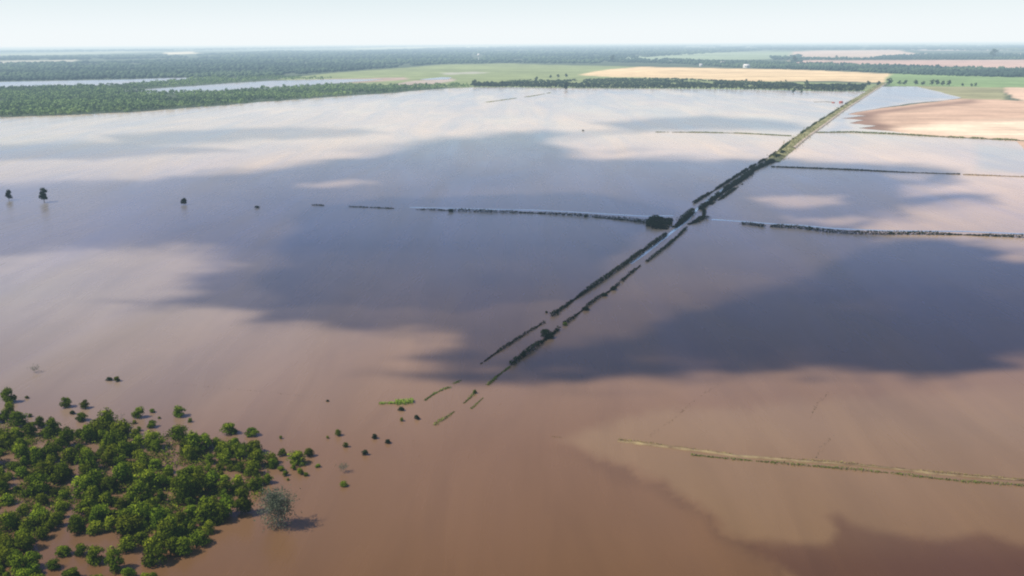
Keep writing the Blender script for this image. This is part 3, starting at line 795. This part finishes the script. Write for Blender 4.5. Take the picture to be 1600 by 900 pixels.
single = [  # px, py, r, dark, label
    (12, 617, 13, 0, 'large round green shrub standing apart above the thicket at the left picture edge'),
    (42, 620, 3, 0, 'tiny bush in open water just right of the large round edge shrub'),
    (103, 629, 8.5, 0, 'upright green shrub, the left one of three in the water above the thicket'),
    (113, 643, 4.5, 1, 'small dark bush touching the foot of the upright green shrub'),
    (133, 632, 7, 0, 'green shrub with a pale tip, the upper right one of the three above the thicket'),
    (128, 650, 8.5, 0, 'green shrub directly below the pale-tipped shrub, above the thicket'),
    (47, 648, 4, 0, 'tiny bush in the gap between the left edge shrubs and the thicket'),
    (217, 645, 9, 0, 'medium green shrub left of the tiny twin bushes above the thicket'),
    (238, 641, 4, 0, 'tiny flat bush right of the medium green shrub above the thicket'),
    (210, 659, 3.5, 0, 'tiny round bush below the medium green shrub above the thicket'),
    (238, 661, 7.5, 0, 'small round shrub below the tiny flat bush above the thicket'),
    (249, 652, 2.5, 0, 'very tiny sprig between the small round shrub and open water'),
    (217, 670, 4, 0, 'tiny pale bush just off the top edge of the thicket'),
    (282, 642, 9.5, 0, 'dark-sided round shrub farthest out above the middle of the thicket'),
    (297, 656, 4, 0, 'tiny bush below and right of the farthest round shrub'),
    (359, 667, 12, 0, 'large green shrub with a dark right side standing off the upper right of the thicket'),
    (394, 673, 9, 0, 'flat green shrub just right of the large one off the upper right of the thicket'),
    (441, 707, 6, 0, 'small green bush in the gap right of the thicket'),
    (464, 714, 13, 0, 'wide green shrub standing in water right of the thicket'),
    (483, 707, 7.5, 0, 'leaning shrub joined to the right side of the wide green shrub'),
    (439, 731, 5, 0, 'small bush below the wide green shrub, the left end of a scattered row'),
    (446, 739, 5, 0, 'second small bush of the scattered row below the wide green shrub'),
    (458, 730, 5, 0, 'dark small bush under the wide green shrub'),
    (469, 736, 5.5, 0, 'small bush near the right end of the scattered row'),
    (478, 740, 4, 0, 'tiny bush at the right end of the scattered row'),
    (450, 748, 2.6, 0, 'tiny sprig below the scattered row of small bushes'),
    (439, 683, 3, 0, 'tiny sprig alone above the gap right of the thicket'),
    (528, 676, 5.5, 0, 'small olive bush alone in open water, uppermost of a loose trio'),
    (540, 695, 4, 0, 'small pale bush below the small olive bush in open water'),
    (512, 683, 2.4, 0, 'tiny faint sprig left of the small olive bush'),
    (497, 727, 3.6, 0, 'tiny reddish sprig between the thicket and the grey bush'),
    (537, 755, 5.5, 0, 'small green bush directly below the twiggy grey bush in open water'),
    (570, 706, 5.5, 1, 'small black bush alone in brown water, the lowest of four dark ones'),
    (585, 681, 5, 1, 'small black bush, the upper left one of a close pair'),
    (606, 688.5, 4.8, 1, 'small black bush, the lower right one of a close pair'),
    (651, 651, 4.8, 1, 'small black bush right below the lime grass patch'),
    (627, 637, 5, 1, 'dark bush standing in the middle of the lime grass patch'),
    (628, 655, 3.4, 0, 'tiny grey-green sprig below the lime grass patch'),
    (171, 590.5, 4.5, 1, 'small dark bush, left one of a pair far out above the thicket'),
    (183, 591, 5.5, 0, 'grey-green bush, right one of a pair far out above the thicket'),
    (512, 625, 2.6, 1, 'tiny dark speck of a bush alone in open water left of the lime grass'),
    (854, 520, 9.5, 1, 'round black bush rising above the hedge on the right road edge'),
    (883, 505, 4.0, 0, 'small green bush in the right road hedge next to the round black bush'),
    (915, 480, 5.5, 1, 'dark bush on the right road edge, first above the round black bush'),
    (945, 459, 4.2, 1, 'dark bush on the right road edge, second above the round black bush'),
    (959, 449, 4.8, 1, 'dark bush on the right road edge, third above the round black bush'),
    (854, 487, 2.2, 1, 'tiny bush in open water just left of the left road hedge'),
    (704, 328, 4, 1, 'small dark bush at the end of the continuous left field hedge'),
    (915, 337, 2.8, 1, 'tiny dark bush on the left field hedge near the black thicket'),
    (845, 332, 2.4, 1, 'tiny dark bush halfway along the left field hedge'),
    (402, 321.5, 4.0, 1, 'low dark heap of brush showing above the water left of the broken hedge'),
    (911, 203, 2.0, 1, 'tiny speck of a bush alone in the bright water of the far flood'),
    (742, 612, 3.2, 0, 'tiny green bush at the near end of the right road edge'),
    (818, 553, 4.5, 1, 'black bush in the lower part of the thick right road hedge'),
]
for px, py, r, dk, lab in single:
    o = shrub(px, py, r, lab, 'lone bushes standing in open floodwater', bool(dk), cat='bush' if r < 6 else 'shrub', tall=0.45 if py == 321.5 else (0.8 if dk else 1.0))

# thicket lower left
THICKET = [(-60, 650), (0, 640), (30, 650), (60, 668), (95, 660), (125, 672), (165, 655), (200, 672), (235, 680), (275, 668), (300, 678), (325, 690), (345, 686), (385, 690), (430, 706), (438, 722),
           (425, 738), (408, 752), (424, 772), (385, 796), (340, 806), (334, 838), (300, 856), (268, 858), (230, 842), (196, 850), (185, 822), (150, 828), (112, 826), (104, 806), (82, 812), (70, 848), (40, 860), (-60, 870)]
LOWER = [(-60, 850), (20, 845), (60, 850), (60, 905), (-60, 960)]
HOLES = [[(32, 800), (0, 806), (-60, 812), (-60, 798), (0, 792), (40, 788)], [(100, 796), (120, 800), (112, 830), (100, 830)], [(52, 698), (74, 692), (80, 702), (58, 708)],
         [(205, 696), (232, 699), (230, 708), (206, 706)], [(325, 686), (338, 700), (345, 722), (334, 724), (322, 700)], [(345, 738), (372, 732), (375, 752), (358, 760)],
         [(160, 822), (190, 815), (185, 830), (160, 832)], [(236, 758), (256, 762), (250, 770), (234, 768)], [(58, 850), (75, 838), (95, 842), (95, 862), (62, 868)], [(395, 728), (430, 738), (420, 746), (398, 740)]]
manual = [(240, 862, 20), (202, 848, 15), (100, 858, 11), (127, 857, 11), (152, 864, 15), (181, 878, 14), (201, 895, 12), (226, 899, 8), (240, 900, 6), (84, 880, 10), (32, 882, 18), (112, 893, 13), (56, 864, 7),
          (8, 868, 13), (18, 820, 12), (63, 802, 16), (35, 838, 12), (78, 822, 9), (378, 790, 17), (330, 745, 14), (120, 822, 12), (88, 815, 9), (150, 822, 12), (10, 845, 12), (60, 905, 12), (150, 905, 12),
          (280, 672, 15), (241, 687, 16), (170, 661, 14), (83, 667, 12), (15, 645, 10), (28, 655, 13), (60, 661, 9), (320, 690, 13), (350, 702, 14), (380, 704, 12), (404, 752, 8), (419, 748, 8), (126, 822, 6), (260, 838, 14), (312, 838, 15), (55, 905, 10), (-20, 640, 12)]
LAB = 'green willow shrub growing inside the crowded flooded thicket'
cands = [(x, y, r) for x, y, r in manual]
for p in manual: pass
tries = 0
pts_t = list(cands)
while tries < 60000 and len(pts_t) < 298:
    tries += 1
    x = rnd.uniform(-60, 440); y = rnd.uniform(640, 900)
    r = rnd.choice([6, 7, 8, 9, 10, 11, 12, 13, 14, 16, 19]) * (0.78 + 0.28 * (y - 640) / 260)
    ax, ay = np.array([x]), np.array([y])
    if not (inside(ax, ay, THICKET)[0] or inside(ax, ay, LOWER)[0]): continue
    if any(inside(ax, ay, h)[0] for h in HOLES): continue
    ok = True
    for (qx, qy, qr) in pts_t:
        dd = math.hypot((x - qx), (y - qy) * 1.5)
        if dd < 0.49 * (r + qr): ok = False; break
    if ok: pts_t.append((x, y, r))
for i, (x, y, r) in enumerate(pts_t):
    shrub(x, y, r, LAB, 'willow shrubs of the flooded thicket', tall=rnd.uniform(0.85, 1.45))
print('thicket', len(pts_t), tries)
# low drowned scrub between the shrubs
r_ = np.random.RandomState(77)
qx = r_.uniform(-60, 440, 9000); qy = r_.uniform(650, 880, 9000)
m = inside(qx, qy, THICKET)
for h in HOLES: m &= ~inside(qx, qy, h)
m &= (fbm(qx / 22, qy / 14, 5, 3) > 0.44) & (sdist(qx, qy, THICKET) > 6)
qx, qy = qx[m], qy[m]
X, Y, t = ground(qx, qy)
nn = 9
P = np.stack([np.repeat(X, nn) + r_.normal(0, 0.8, len(X) * nn), np.repeat(Y, nn) + r_.normal(0, 0.8, len(X) * nn), r_.uniform(0.05, 1.1, len(X) * nn)], -1)
V, Fq = leaf_quads(P, 0.26, r_, nrm=np.array([0, 0, 0.6]), spread=0.8)
tag(link('undergrowth', mesh_np('undergrowth', V, Fq, M_SHRUB, {'tone': ('FLOAT', np.repeat(r_.uniform(0.1, 0.8, len(P)), 4))})),
    'low green undergrowth filling the gaps of the flooded thicket', 'undergrowth', kind='stuff')


# trees with trunk and crown of their own
def tree(px, base_y, h_px, w_px, label, group, leafmat, seed, bark=M_BARK, z0=0.12, n_leaf=1500, name='tree'):
    x, y = at(px, base_y); k = mpp(px, base_y)
    h = h_px * k; w = w_px * k / 2
    root = empty(name, (x, y, 0)); tag(root, label, 'tree', group)
    V, Fq, T = crown(seed, 12, w, h * (1 - z0), h * z0, n_leaf, max(0.16, w * 0.11), lobe=0.45, cone=0.15)
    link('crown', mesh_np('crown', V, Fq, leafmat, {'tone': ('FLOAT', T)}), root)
    V, Fq, tips = skeleton(seed, h * 0.8, w * 0.7, max(0.16, h * 0.03), 7)
    link('trunk', mesh_np('trunk', V, Fq, bark), root)
    return root


tree(69.5, 316, 22, 16, 'tall dark tree standing in the flood near the left edge, the larger of two', 'lone trees far out in the flood', M_DARKLEAF, 501)
tree(14.5, 313, 16, 12, 'dark tree standing in the flood at the left edge, the smaller of two', 'lone trees far out in the flood', M_DARKLEAF, 502)
tree(287.5, 320, 10, 10, 'small round dark tree alone in the flood, right of the two tall ones', 'lone trees far out in the flood', M_DARKLEAF, 503)
tree(884, 141.5, 13, 7, 'dark tree standing in the water just in front of the far treeline', 'trees along the far shore', M_DARKLEAF, 504)

# big grey half-bare tree by the thicket
x, y = at(436, 822); k = mpp(436, 822)
root = empty('bare_tree', (x, y, 0)); tag(root, 'tall grey half-bare tree with a long shadow at the right edge of the thicket', 'tree')
V, Fq, tips = skeleton(611, 9.6, 4.3, 0.26, 34, lean=0.04, sub=7)
link('trunk', mesh_np('trunk', V, Fq, M_GREYBARK), root)
rg = np.random.RandomState(5)
tk = tips[rg.randint(0, len(tips), 2600)] + rg.normal(0, 0.45, (2600, 3))
ex = np.stack([rg.normal(-0.5, 1.9, 1700), rg.normal(0, 1.6, 1700), rg.uniform(0.1, 9.2, 1700)], -1)
V, Fq = leaf_quads(np.vstack([tk, ex]), 0.21, rg, spread=1.0)
link('crown', mesh_np('crown', V, Fq, M_GREYLEAF, {'tone': ('FLOAT', np.repeat(rg.uniform(0, 1, 4300), 4))}), root)


# grey twiggy bush out in the water, and the drowned snag top left
def twig_bush(px, by, rpx, label, seed, leafy=True, flat=1.0, name='bare_bush', leafn=260):
    x, y = at(px, by); k = mpp(px, by); w = rpx * k
    root = empty(name, (x, y, 0)); tag(root, label, 'bush')
    V, Fq, tips = skeleton(seed, w * 1.3 * flat, w, w * 0.035, 18, sub=4)
    link('branches', mesh_np('branches', V, Fq, M_GREYBARK), root)
    if leafy:
        rg = np.random.RandomState(seed)
        P = tips[rg.randint(0, len(tips), leafn)] + rg.normal(0, w * 0.13, (leafn, 3)); P[:, 2] = np.maximum(P[:, 2], 0.05)
        V, Fq = leaf_quads(P, w * 0.075, rg)
        link('leaves', mesh_np('leaves', V, Fq, M_GREYLEAF, {'tone': ('FLOAT', np.repeat(rg.uniform(0, 1, leafn), 4))}), root)
    return root


twig_bush(537, 738, 9, 'twiggy grey-green bush in open water between two small green bushes', 701)
twig_bush(54, 582, 9, 'drowned leafless snag far out in the water at upper left of the thicket', 702, True, 0.6, 'drowned_snag', 120)
twig_bush(192, 660, 5.5, 'thin leafless bush poking up at the top edge of the thicket', 703, True, 2.0, 'bare_bush', 60)

# hedgerow trees of the far shore: one object each
LAB_T = 'dark tree in the continuous treeline along the far shore'
xh = 742
while xh < 1352:
    yb = np.interp(xh, [740, 800, 900, 1000, 1100, 1200, 1300, 1352], [136.5, 136.5, 138, 138.5, 139.2, 141, 143, 143])
    r = rnd.uniform(3.2, 6.5) if (xh < 900 or xh > 1050) else rnd.uniform(2.6, 4.2)
    x, y = at(xh, yb); w = r * mpp(xh, yb)
    o = link('tree', rnd.choice(FARS), loc=(x, y, 0), rz=rnd.uniform(0, 6.28), sc=(w, w, w * rnd.uniform(0.55, 0.95)))
    tag(o, LAB_T, 'tree', 'treeline along the far shore')
    xh += r * rnd.uniform(0.9, 1.45)


def far_tree(px, by, r, lab, grp, tall=1.0, dark=True):
    x, y = at(px, by); w = r * mpp(px, by)
    o = link('tree', rnd.choice(FARS), loc=(x, y, -0.3), rz=rnd.uniform(0, 6.28), sc=(w, w, w * tall))
    return tag(o, lab, 'tree', grp)


for px, by, r, lab in [(1389, 132, 6.5, 'big dark tree at the point where the road reaches the far shore'),
                       (1406, 132, 4, 'first small tree right of the big dark tree at the road end'),
                       (1414, 132.5, 4.5, 'second tree right of the big dark tree at the road end'),
                       (1430, 132.5, 5, 'round tree standing alone, third right of the big dark tree'),
                       (1442, 133, 4, 'small round tree, fourth right of the big dark tree'),
                       (1456, 133, 4.5, 'left tree of the fused clump of four in the green field row'),
                       (1464, 133, 5, 'second tree of the fused clump of four in the green field row'),
                       (1473, 133.5, 4.5, 'third tree of the fused clump of four in the green field row'),
                       (1483, 134, 5.2, 'dark right-hand tree of the fused clump of four in the green field row'),
                       (1503, 134.5, 3.2, 'small pale tree right of the fused clump in the green field row'),
                       (1517, 135, 3.2, 'left tree of the last little pair in the green field row'),
                       (1524, 135, 3.0, 'right tree of the last little pair in the green field row')]:
    far_tree(px, by, r, lab, 'row of trees at the edge of the green field', 0.8)
for px, by, r, lab in [(1220, 130, 2.6, 'small tree behind the far treeline, the left one of two in the wheat stubble edge'),
                       (1228, 128, 2.2, 'thin tree behind the far treeline, the right one of two in the wheat stubble edge'),
                       (1166, 127.5, 2.6, 'small tree against the wheat field left of the thin pair'),
                       (1186, 128.5, 2.4, 'thin upright tree against the wheat field next to the small one'),
                       (1260, 131.5, 4, 'round tree rising above the far treeline in front of the wheat'),
                       (1326, 134.5, 3.6, 'grey-green tree above the right end of the far treeline'),
                       (1357, 134, 4, 'tree standing just left of the embankment end'),
                       (1373, 134, 4.4, 'dark tree on the embankment end beside the big dark tree'),
                       (1315, 142.5, 4.5, 'dark bushy tree at the waterline near the right end of the treeline'),
                       (1339, 143.5, 5, 'last dark bushy tree of the treeline before the embankment'),
                       (1240, 145.5, 4, 'dark tree hanging forward over the water from the far treeline'),
                       (1252, 145.5, 3.4, 'second dark tree hanging forward over the water from the far treeline'),
                       (838, 126.5, 4, 'dark tree in the pasture behind the left part of the treeline'),
                       (861, 122, 3.2, 'left tree of a small row in the pasture'),
                       (872, 121.5, 3.2, 'middle tree of a small row in the pasture'),
                       (884, 120.5, 3.6, 'right tree of a small row in the pasture'),
                       (957, 96, 5, 'big hazy tree at the left end of the distant tree belt'),
                       (1242, 97, 5.5, 'broad hazy tree standing tall between the pale fields'),
                       (1307, 91.5, 3, 'hazy lone tree in the pale pink field, the left one of two'),
                       (1323, 92, 2.4, 'hazy lone tree in the pale pink field, the right one of two'),
                       (1553, 90.5, 7, 'hazy tree clump standing above the distant strip at far right')]:
    far_tree(px, by, r, lab, 'scattered trees behind the far shore', 0.8)


# farm buildings far away, and the red shed in the water
def house(px, by, wpx, hm, label, wall, roof, rz=0.2, name='farm_building', sunk=0.0, depth=0.7):
    x, y = at(px, by); L = wpx * mpp(px, by); Dp = L * depth
    root = empty(name, (x, y, -sunk), rz); tag(root, label, 'building')
    a, b_, h = L / 2, Dp / 2, hm
    V = [(-a, -b_, 0), (a, -b_, 0), (a, b_, 0), (-a, b_, 0), (-a, -b_, h), (a, -b_, h), (a, b_, h), (-a, b_, h)]
    link('wall', mesh_np('wall', V, [(0, 1, 5, 4), (1, 2, 6, 5), (2, 3, 7, 6), (3, 0, 4, 7)], wall), root)
    e = 0.4; rh = h + Dp * 0.32
    V = [(-a - e, -b_ - e, h - 0.1), (a + e, -b_ - e, h - 0.1), (a + e, 0, rh), (-a - e, 0, rh), (a + e, b_ + e, h - 0.1), (-a - e, b_ + e, h - 0.1)]
    V += [(p[0], p[1], p[2] - 0.2) for p in V]
    link('roof', mesh_np('roof', V, [(0, 1, 2, 3), (3, 2, 4, 5), (7, 6, 9, 8), (8, 9, 11, 10), (0, 6, 7, 1), (5, 4, 10, 11), (0, 3, 9, 6), (3, 5, 11, 9), (1, 7, 8, 2), (2, 8, 10, 4)], roof), root)
    G = []; off = 0
    gv = [(-a, -b_, h), (-a, b_, h), (-a, 0, rh - 0.25), (a, -b_, h), (a, b_, h), (a, 0, rh - 0.25)]
    link('gable', mesh_np('gable', gv, [(0, 1, 2), (3, 5, 4)], wall), root)
    for q in (-0.55, 0.0, 0.55):
        cx = q * a; ww = L * 0.06
        V = [(cx - ww, -b_ - 0.03, h * 0.35), (cx + ww, -b_ - 0.03, h * 0.35), (cx + ww, -b_ - 0.03, h * 0.75), (cx - ww, -b_ - 0.03, h * 0.75)]
        link('window', mesh_np('window', V, [(0, 1, 2, 3)], M_WINDOW), root)
    return root


house(1166, 106, 9, 11, 'white farm building at the far edge of the wheat field', M_WHITE, M_WHITE, 0.1)
house(1095, 103.5, 4.5, 9, 'small white farmhouse in the tree belt left of the larger farm building', M_WHITE, M_WHITE, -0.3)
house(1130, 99.5, 8, 7, 'pale roofed barn half hidden in the distant tree belt', M_WHITE, M_ROOF, 0.3)
house(1048, 98, 4, 8, 'small pale farmhouse at the left end of the wheat field', M_WHITE, M_WHITE, 0.3)
house(1314, 161, 5.0, 3.2, 'red shed standing in the floodwater beside the embankment', M_RED, M_RED, 0.3, 'shed', 0.8)
house(1302, 161.0, 4.0, 1.6, 'low rust-brown roof showing above the water left of the red shed', M_BANK, M_RED, -0.2, 'shed', 0.5)
veg('grass', [D(pts=[(1272, 159.5), (1290, 159.0), (1300, 160)], width=5, height=1.0, dens=8, leaf=0.6, seed=60, broken=0.1, bl=40)], M_STRAW,
    'pale reeds and debris in the water left of the red shed', 'grass', kind='stuff')
# white water tower in the distant forest
x, y = at(748, 95); k = mpp(748, 95)
root = empty('water_tower', (x, y, 0)); tag(root, 'slim white water tower rising out of the distant forest', 'tower')
an = np.arange(13) * 2 * math.pi / 12
prof = [(3.5, 0), (2.6, 10), (2.4, 26), (6.5, 31), (9.0, 36), (9.0, 42), (6.5, 46), (0.1, 48)]
V, Fq = join([tube((0, 0, prof[i][1]), (0, 0, prof[i + 1][1]), prof[i][0], prof[i + 1][0], 14) for i in range(0, 2)])
link('shaft', mesh_np('shaft', V, Fq, M_WHITE, smooth=True), root)
V, Fq = join([tube((0, 0, prof[i][1]), (0, 0, prof[i + 1][1]), prof[i][0], prof[i + 1][0], 14) for i in range(2, 7)])
link('tank', mesh_np('tank', V, Fq, M_WHITE, smooth=True), root)

# ================================================================== LIGHT
SUN_EL = math.radians(51); SUN_AZ = math.radians(-104)      # measured from +Y towards +X: the sun stands left and a little behind
S = Vector((math.sin(SUN_AZ) * math.cos(SUN_EL), math.cos(SUN_AZ) * math.cos(SUN_EL), math.sin(SUN_EL)))
sd = bpy.data.lights.new('sun', 'SUN'); sd.energy = 5.0; sd.angle = math.radians(0.53); sd.color = (1.0, 0.93, 0.84)
so = bpy.data.objects.new('sun', sd); COL.objects.link(so); so.rotation_euler = S.to_track_quat('Z', 'Y').to_euler()
w = bpy.data.worlds.new('World'); scene.world = w; w.use_nodes = True
nt = w.node_tree; bg = nt.nodes['Background']
sky = nt.nodes.new('ShaderNodeTexSky'); sky.sky_type = 'NISHITA'; sky.sun_disc = False
sky.sun_elevation = SUN_EL; sky.sun_rotation = SUN_AZ % (2 * math.pi)
sky.air_density = 1.0; sky.dust_density = 0.2; sky.ozone_density = 3.0; sky.altitude = 100
nt.links.new(sky.outputs[0], bg.inputs['Color']); bg.inputs['Strength'].default_value = 0.105

# haze: a shallow air layer over the plain, its glow standing in for scattered light
s = N('glowing_haze')
L0 = 14500.0
ab = s.n('ShaderNodeVolumeAbsorption', inp={'Color': (0.42, 0.22, 0.0, 1), 'Density': 1 / L0})
em = s.n('ShaderNodeEmission', inp={'Color': (0.90 * 0.58, 0.950 * 0.78, 0.970 * 1.0, 1), 'Strength': 1 / L0})
ad = s.n('ShaderNodeAddShader'); s.l(ab.outputs[0], ad.inputs[0]); s.l(em.outputs[0], ad.inputs[1]); s.l(ad.outputs[0], s.out.inputs['Volume'])
R = 170000.0
V = [(-R, -R, -20), (R, -R, -20), (R, R, -20), (-R, R, -20), (-R, -R, 1200), (R, -R, 1200), (R, R, 1200), (-R, R, 1200)]
tag(link('haze', mesh_np('haze', V, [(3, 2, 1, 0), (4, 5, 6, 7), (0, 1, 5, 4), (1, 2, 6, 5), (2, 3, 7, 6), (3, 0, 4, 7)], s.m)), kind='stuff')

# ---- unseen cloud sheet, added and shaped to throw these shadows on the flood
CL_H = 620.0
MAIN = [(575, 582), (640, 563), (705, 543), (690, 528), (570, 522), (450, 514), (375, 503), (395, 489), (330, 479), (240, 476), (175, 471), (250, 462), (300, 446), (308, 426), (345, 406), (290, 392), (190, 394),
        (100, 402), (0, 414), (-300, 440), (-300, 300), (0, 288), (120, 284), (220, 279), (330, 268), (430, 258), (560, 242), (640, 225), (700, 214), (790, 206), (850, 204), (880, 210), (862, 222), (905, 240), (950, 249),
        (1100, 246), (1250, 247), (1320, 252), (1400, 257), (1455, 262), (1495, 270), (1500, 281), (1470, 293), (1520, 303), (1545, 318), (1440, 333), (1370, 344), (1350, 356), (1400, 366), (1480, 372), (1545, 380),
        (1600, 394), (1900, 410), (1900, 540), (1600, 558), (1550, 575), (1490, 598), (1400, 592), (1250, 584), (1100, 587), (1000, 594), (880, 598), (760, 590), (680, 590)]
DARK = [(640, 580), (740, 560), (860, 552), (960, 528), (1050, 492), (1120, 466), (1250, 445), (1350, 400), (1450, 385), (1560, 385), (1900, 410), (1900, 545), (1600, 560), (1490, 600), (1250, 588), (1000, 598), (800, 595)]
HOLE = [[(1180, 312), (1240, 306), (1330, 309), (1320, 320), (1230, 326)], [(1400, 290), (1450, 286), (1500, 290), (1490, 300), (1430, 303)], [(1230, 345), (1300, 339), (1350, 343), (1300, 351)], [(465, 290), (520, 284), (575, 288), (520, 293)], [(1380, 276), (1440, 276), (1430, 281)],
        [(1420, 322), (1500, 310), (1560, 322), (1500, 338), (1430, 334)]]
SOFT = [([(160, 212), (260, 204), (450, 199), (560, 202), (600, 208), (480, 216), (350, 224), (200, 228)], 0.55), ([(-300, 236), (0, 226), (150, 222), (260, 228), (380, 236), (250, 246), (100, 250), (-300, 256)], 0.55),
        ([(930, 192), (1030, 184), (1110, 182), (1180, 188), (1240, 194), (1260, 204), (1120, 203), (1000, 204)], 0.70), ([(860, 210), (960, 200), (1040, 204), (960, 214), (880, 220)], 0.40),
        ([(520, 232), (600, 222), (700, 212), (690, 222), (560, 240)], 0.3), ([(930, 236), (1010, 232), (1030, 236), (960, 243)], 0.30), ([(500, 330), (600, 310), (900, 300), (1040, 330), (900, 470), (700, 480), (430, 470), (420, 380)], 0.16)]
cx_ = np.arange(-300, 1900, 5.0)
cy_ = np.concatenate([np.arange(170, 260, 1.6), np.arange(260, 420, 2.6), np.arange(420, 640, 4.0)])
CX, CY = np.meshgrid(cx_, cy_)
sc_ = np.clip((CY - 120) / 400, 0.12, 1.0)
WX = CX + sc_ * 150 * (fbm(CX / 110, CY / (26), 61, 5) - 0.5); WY = CY + sc_ * 46 * (fbm(CX / 80, CY / 24, 63, 5) - 0.5)
d = sdist(WX, WY, MAIN, 0.35)
fe = 6 + 26 * sc_
d = d + sc_ * 34 * (fbm(CX / 170, CY / 9, 71, 4) - 0.5)
A = sstep(-fe * 0.5, fe * 0.7, d) * (0.78 + 0.13 * sstep(470, 350, CY) + 0.16 * (fbm(CX / 150, CY / 40, 66, 4) - 0.5))
A = A + sstep(-16, 16, sdist(WX, WY, DARK, 0.5)) * 0.22 * (A > 0.02) * sstep(0, 0.7, A)
for h in HOLE: A = A * (1 - 0.6 * sstep(-6, 5, sdist(WX, WY, h, 0.3)))
A = A * (0.58 + 0.42 * np.clip(sstep(-60, 560, CX) + sstep(410, 480, CY), 0, 1))
for p, v in SOFT:
    m = sstep(-5, 5, sdist(WX, WY, p, 0.25)) * v
    A = np.where(v == 0.16, A * (1 + m), 1 - (1 - A) * (1 - m))
A = np.clip(A, 0, 1.0)
GX, GY, _ = ground(CX, CY)
Z = CL_H + 40 * A
X = GX + S.x / S.z * Z; Y = GY + S.y / S.z * Z
ny, nx = CX.shape; id_ = np.arange(nx * ny).reshape(ny, nx)
Fc = np.stack([id_[1:, :-1], id_[1:, 1:], id_[:-1, 1:], id_[:-1, :-1]], -1).reshape(-1, 4)
Af = A.ravel(); keep = Af[Fc].max(1) > 0.01
s = N('shadow_cloud')
a_ = s.n('ShaderNodeAttribute', attribute_name='cover')
tr = s.n('ShaderNodeBsdfTransparent'); df = s.n('ShaderNodeBsdfDiffuse', inp={'Color': (0.9, 0.9, 0.9, 1)}); tl = s.n('ShaderNodeBsdfTranslucent', inp={'Color': (0.22, 0.27, 0.42, 1)})
m1 = s.n('ShaderNodeMixShader'); m1.inputs[0].default_value = 0.16; s.l(df.outputs[0], m1.inputs[1]); s.l(tl.outputs[0], m1.inputs[2])
m2n = s.n('ShaderNodeMixShader'); s.l(a_.outputs['Fac'], m2n.inputs[0]); s.l(tr.outputs[0], m2n.inputs[1]); s.l(m1.outputs[0], m2n.inputs[2]); s.l(m2n.outputs[0], s.out.inputs['Surface'])
tag(link('shadow_cloud_layer', mesh_np('shadow_cloud_layer', np.stack([X, Y, Z], -1).reshape(-1, 3), Fc[keep], s.m, {'cover': ('FLOAT', Af)}, smooth=True)), kind='structure')

# ================================================================== RENDER
scene.view_settings.view_transform = 'Standard'
scene.view_settings.look = 'None'
scene.view_settings.exposure = 0
scene.view_settings.gamma = 1
c = scene.cycles
c.use_denoising = True
c.max_bounces = 6; c.diffuse_bounces = 2; c.glossy_bounces = 2; c.transmission_bounces = 3; c.transparent_max_bounces = 12; c.volume_bounces = 0
c.caustics_reflective = False; c.caustics_refractive = False
c.filter_width = 2.1
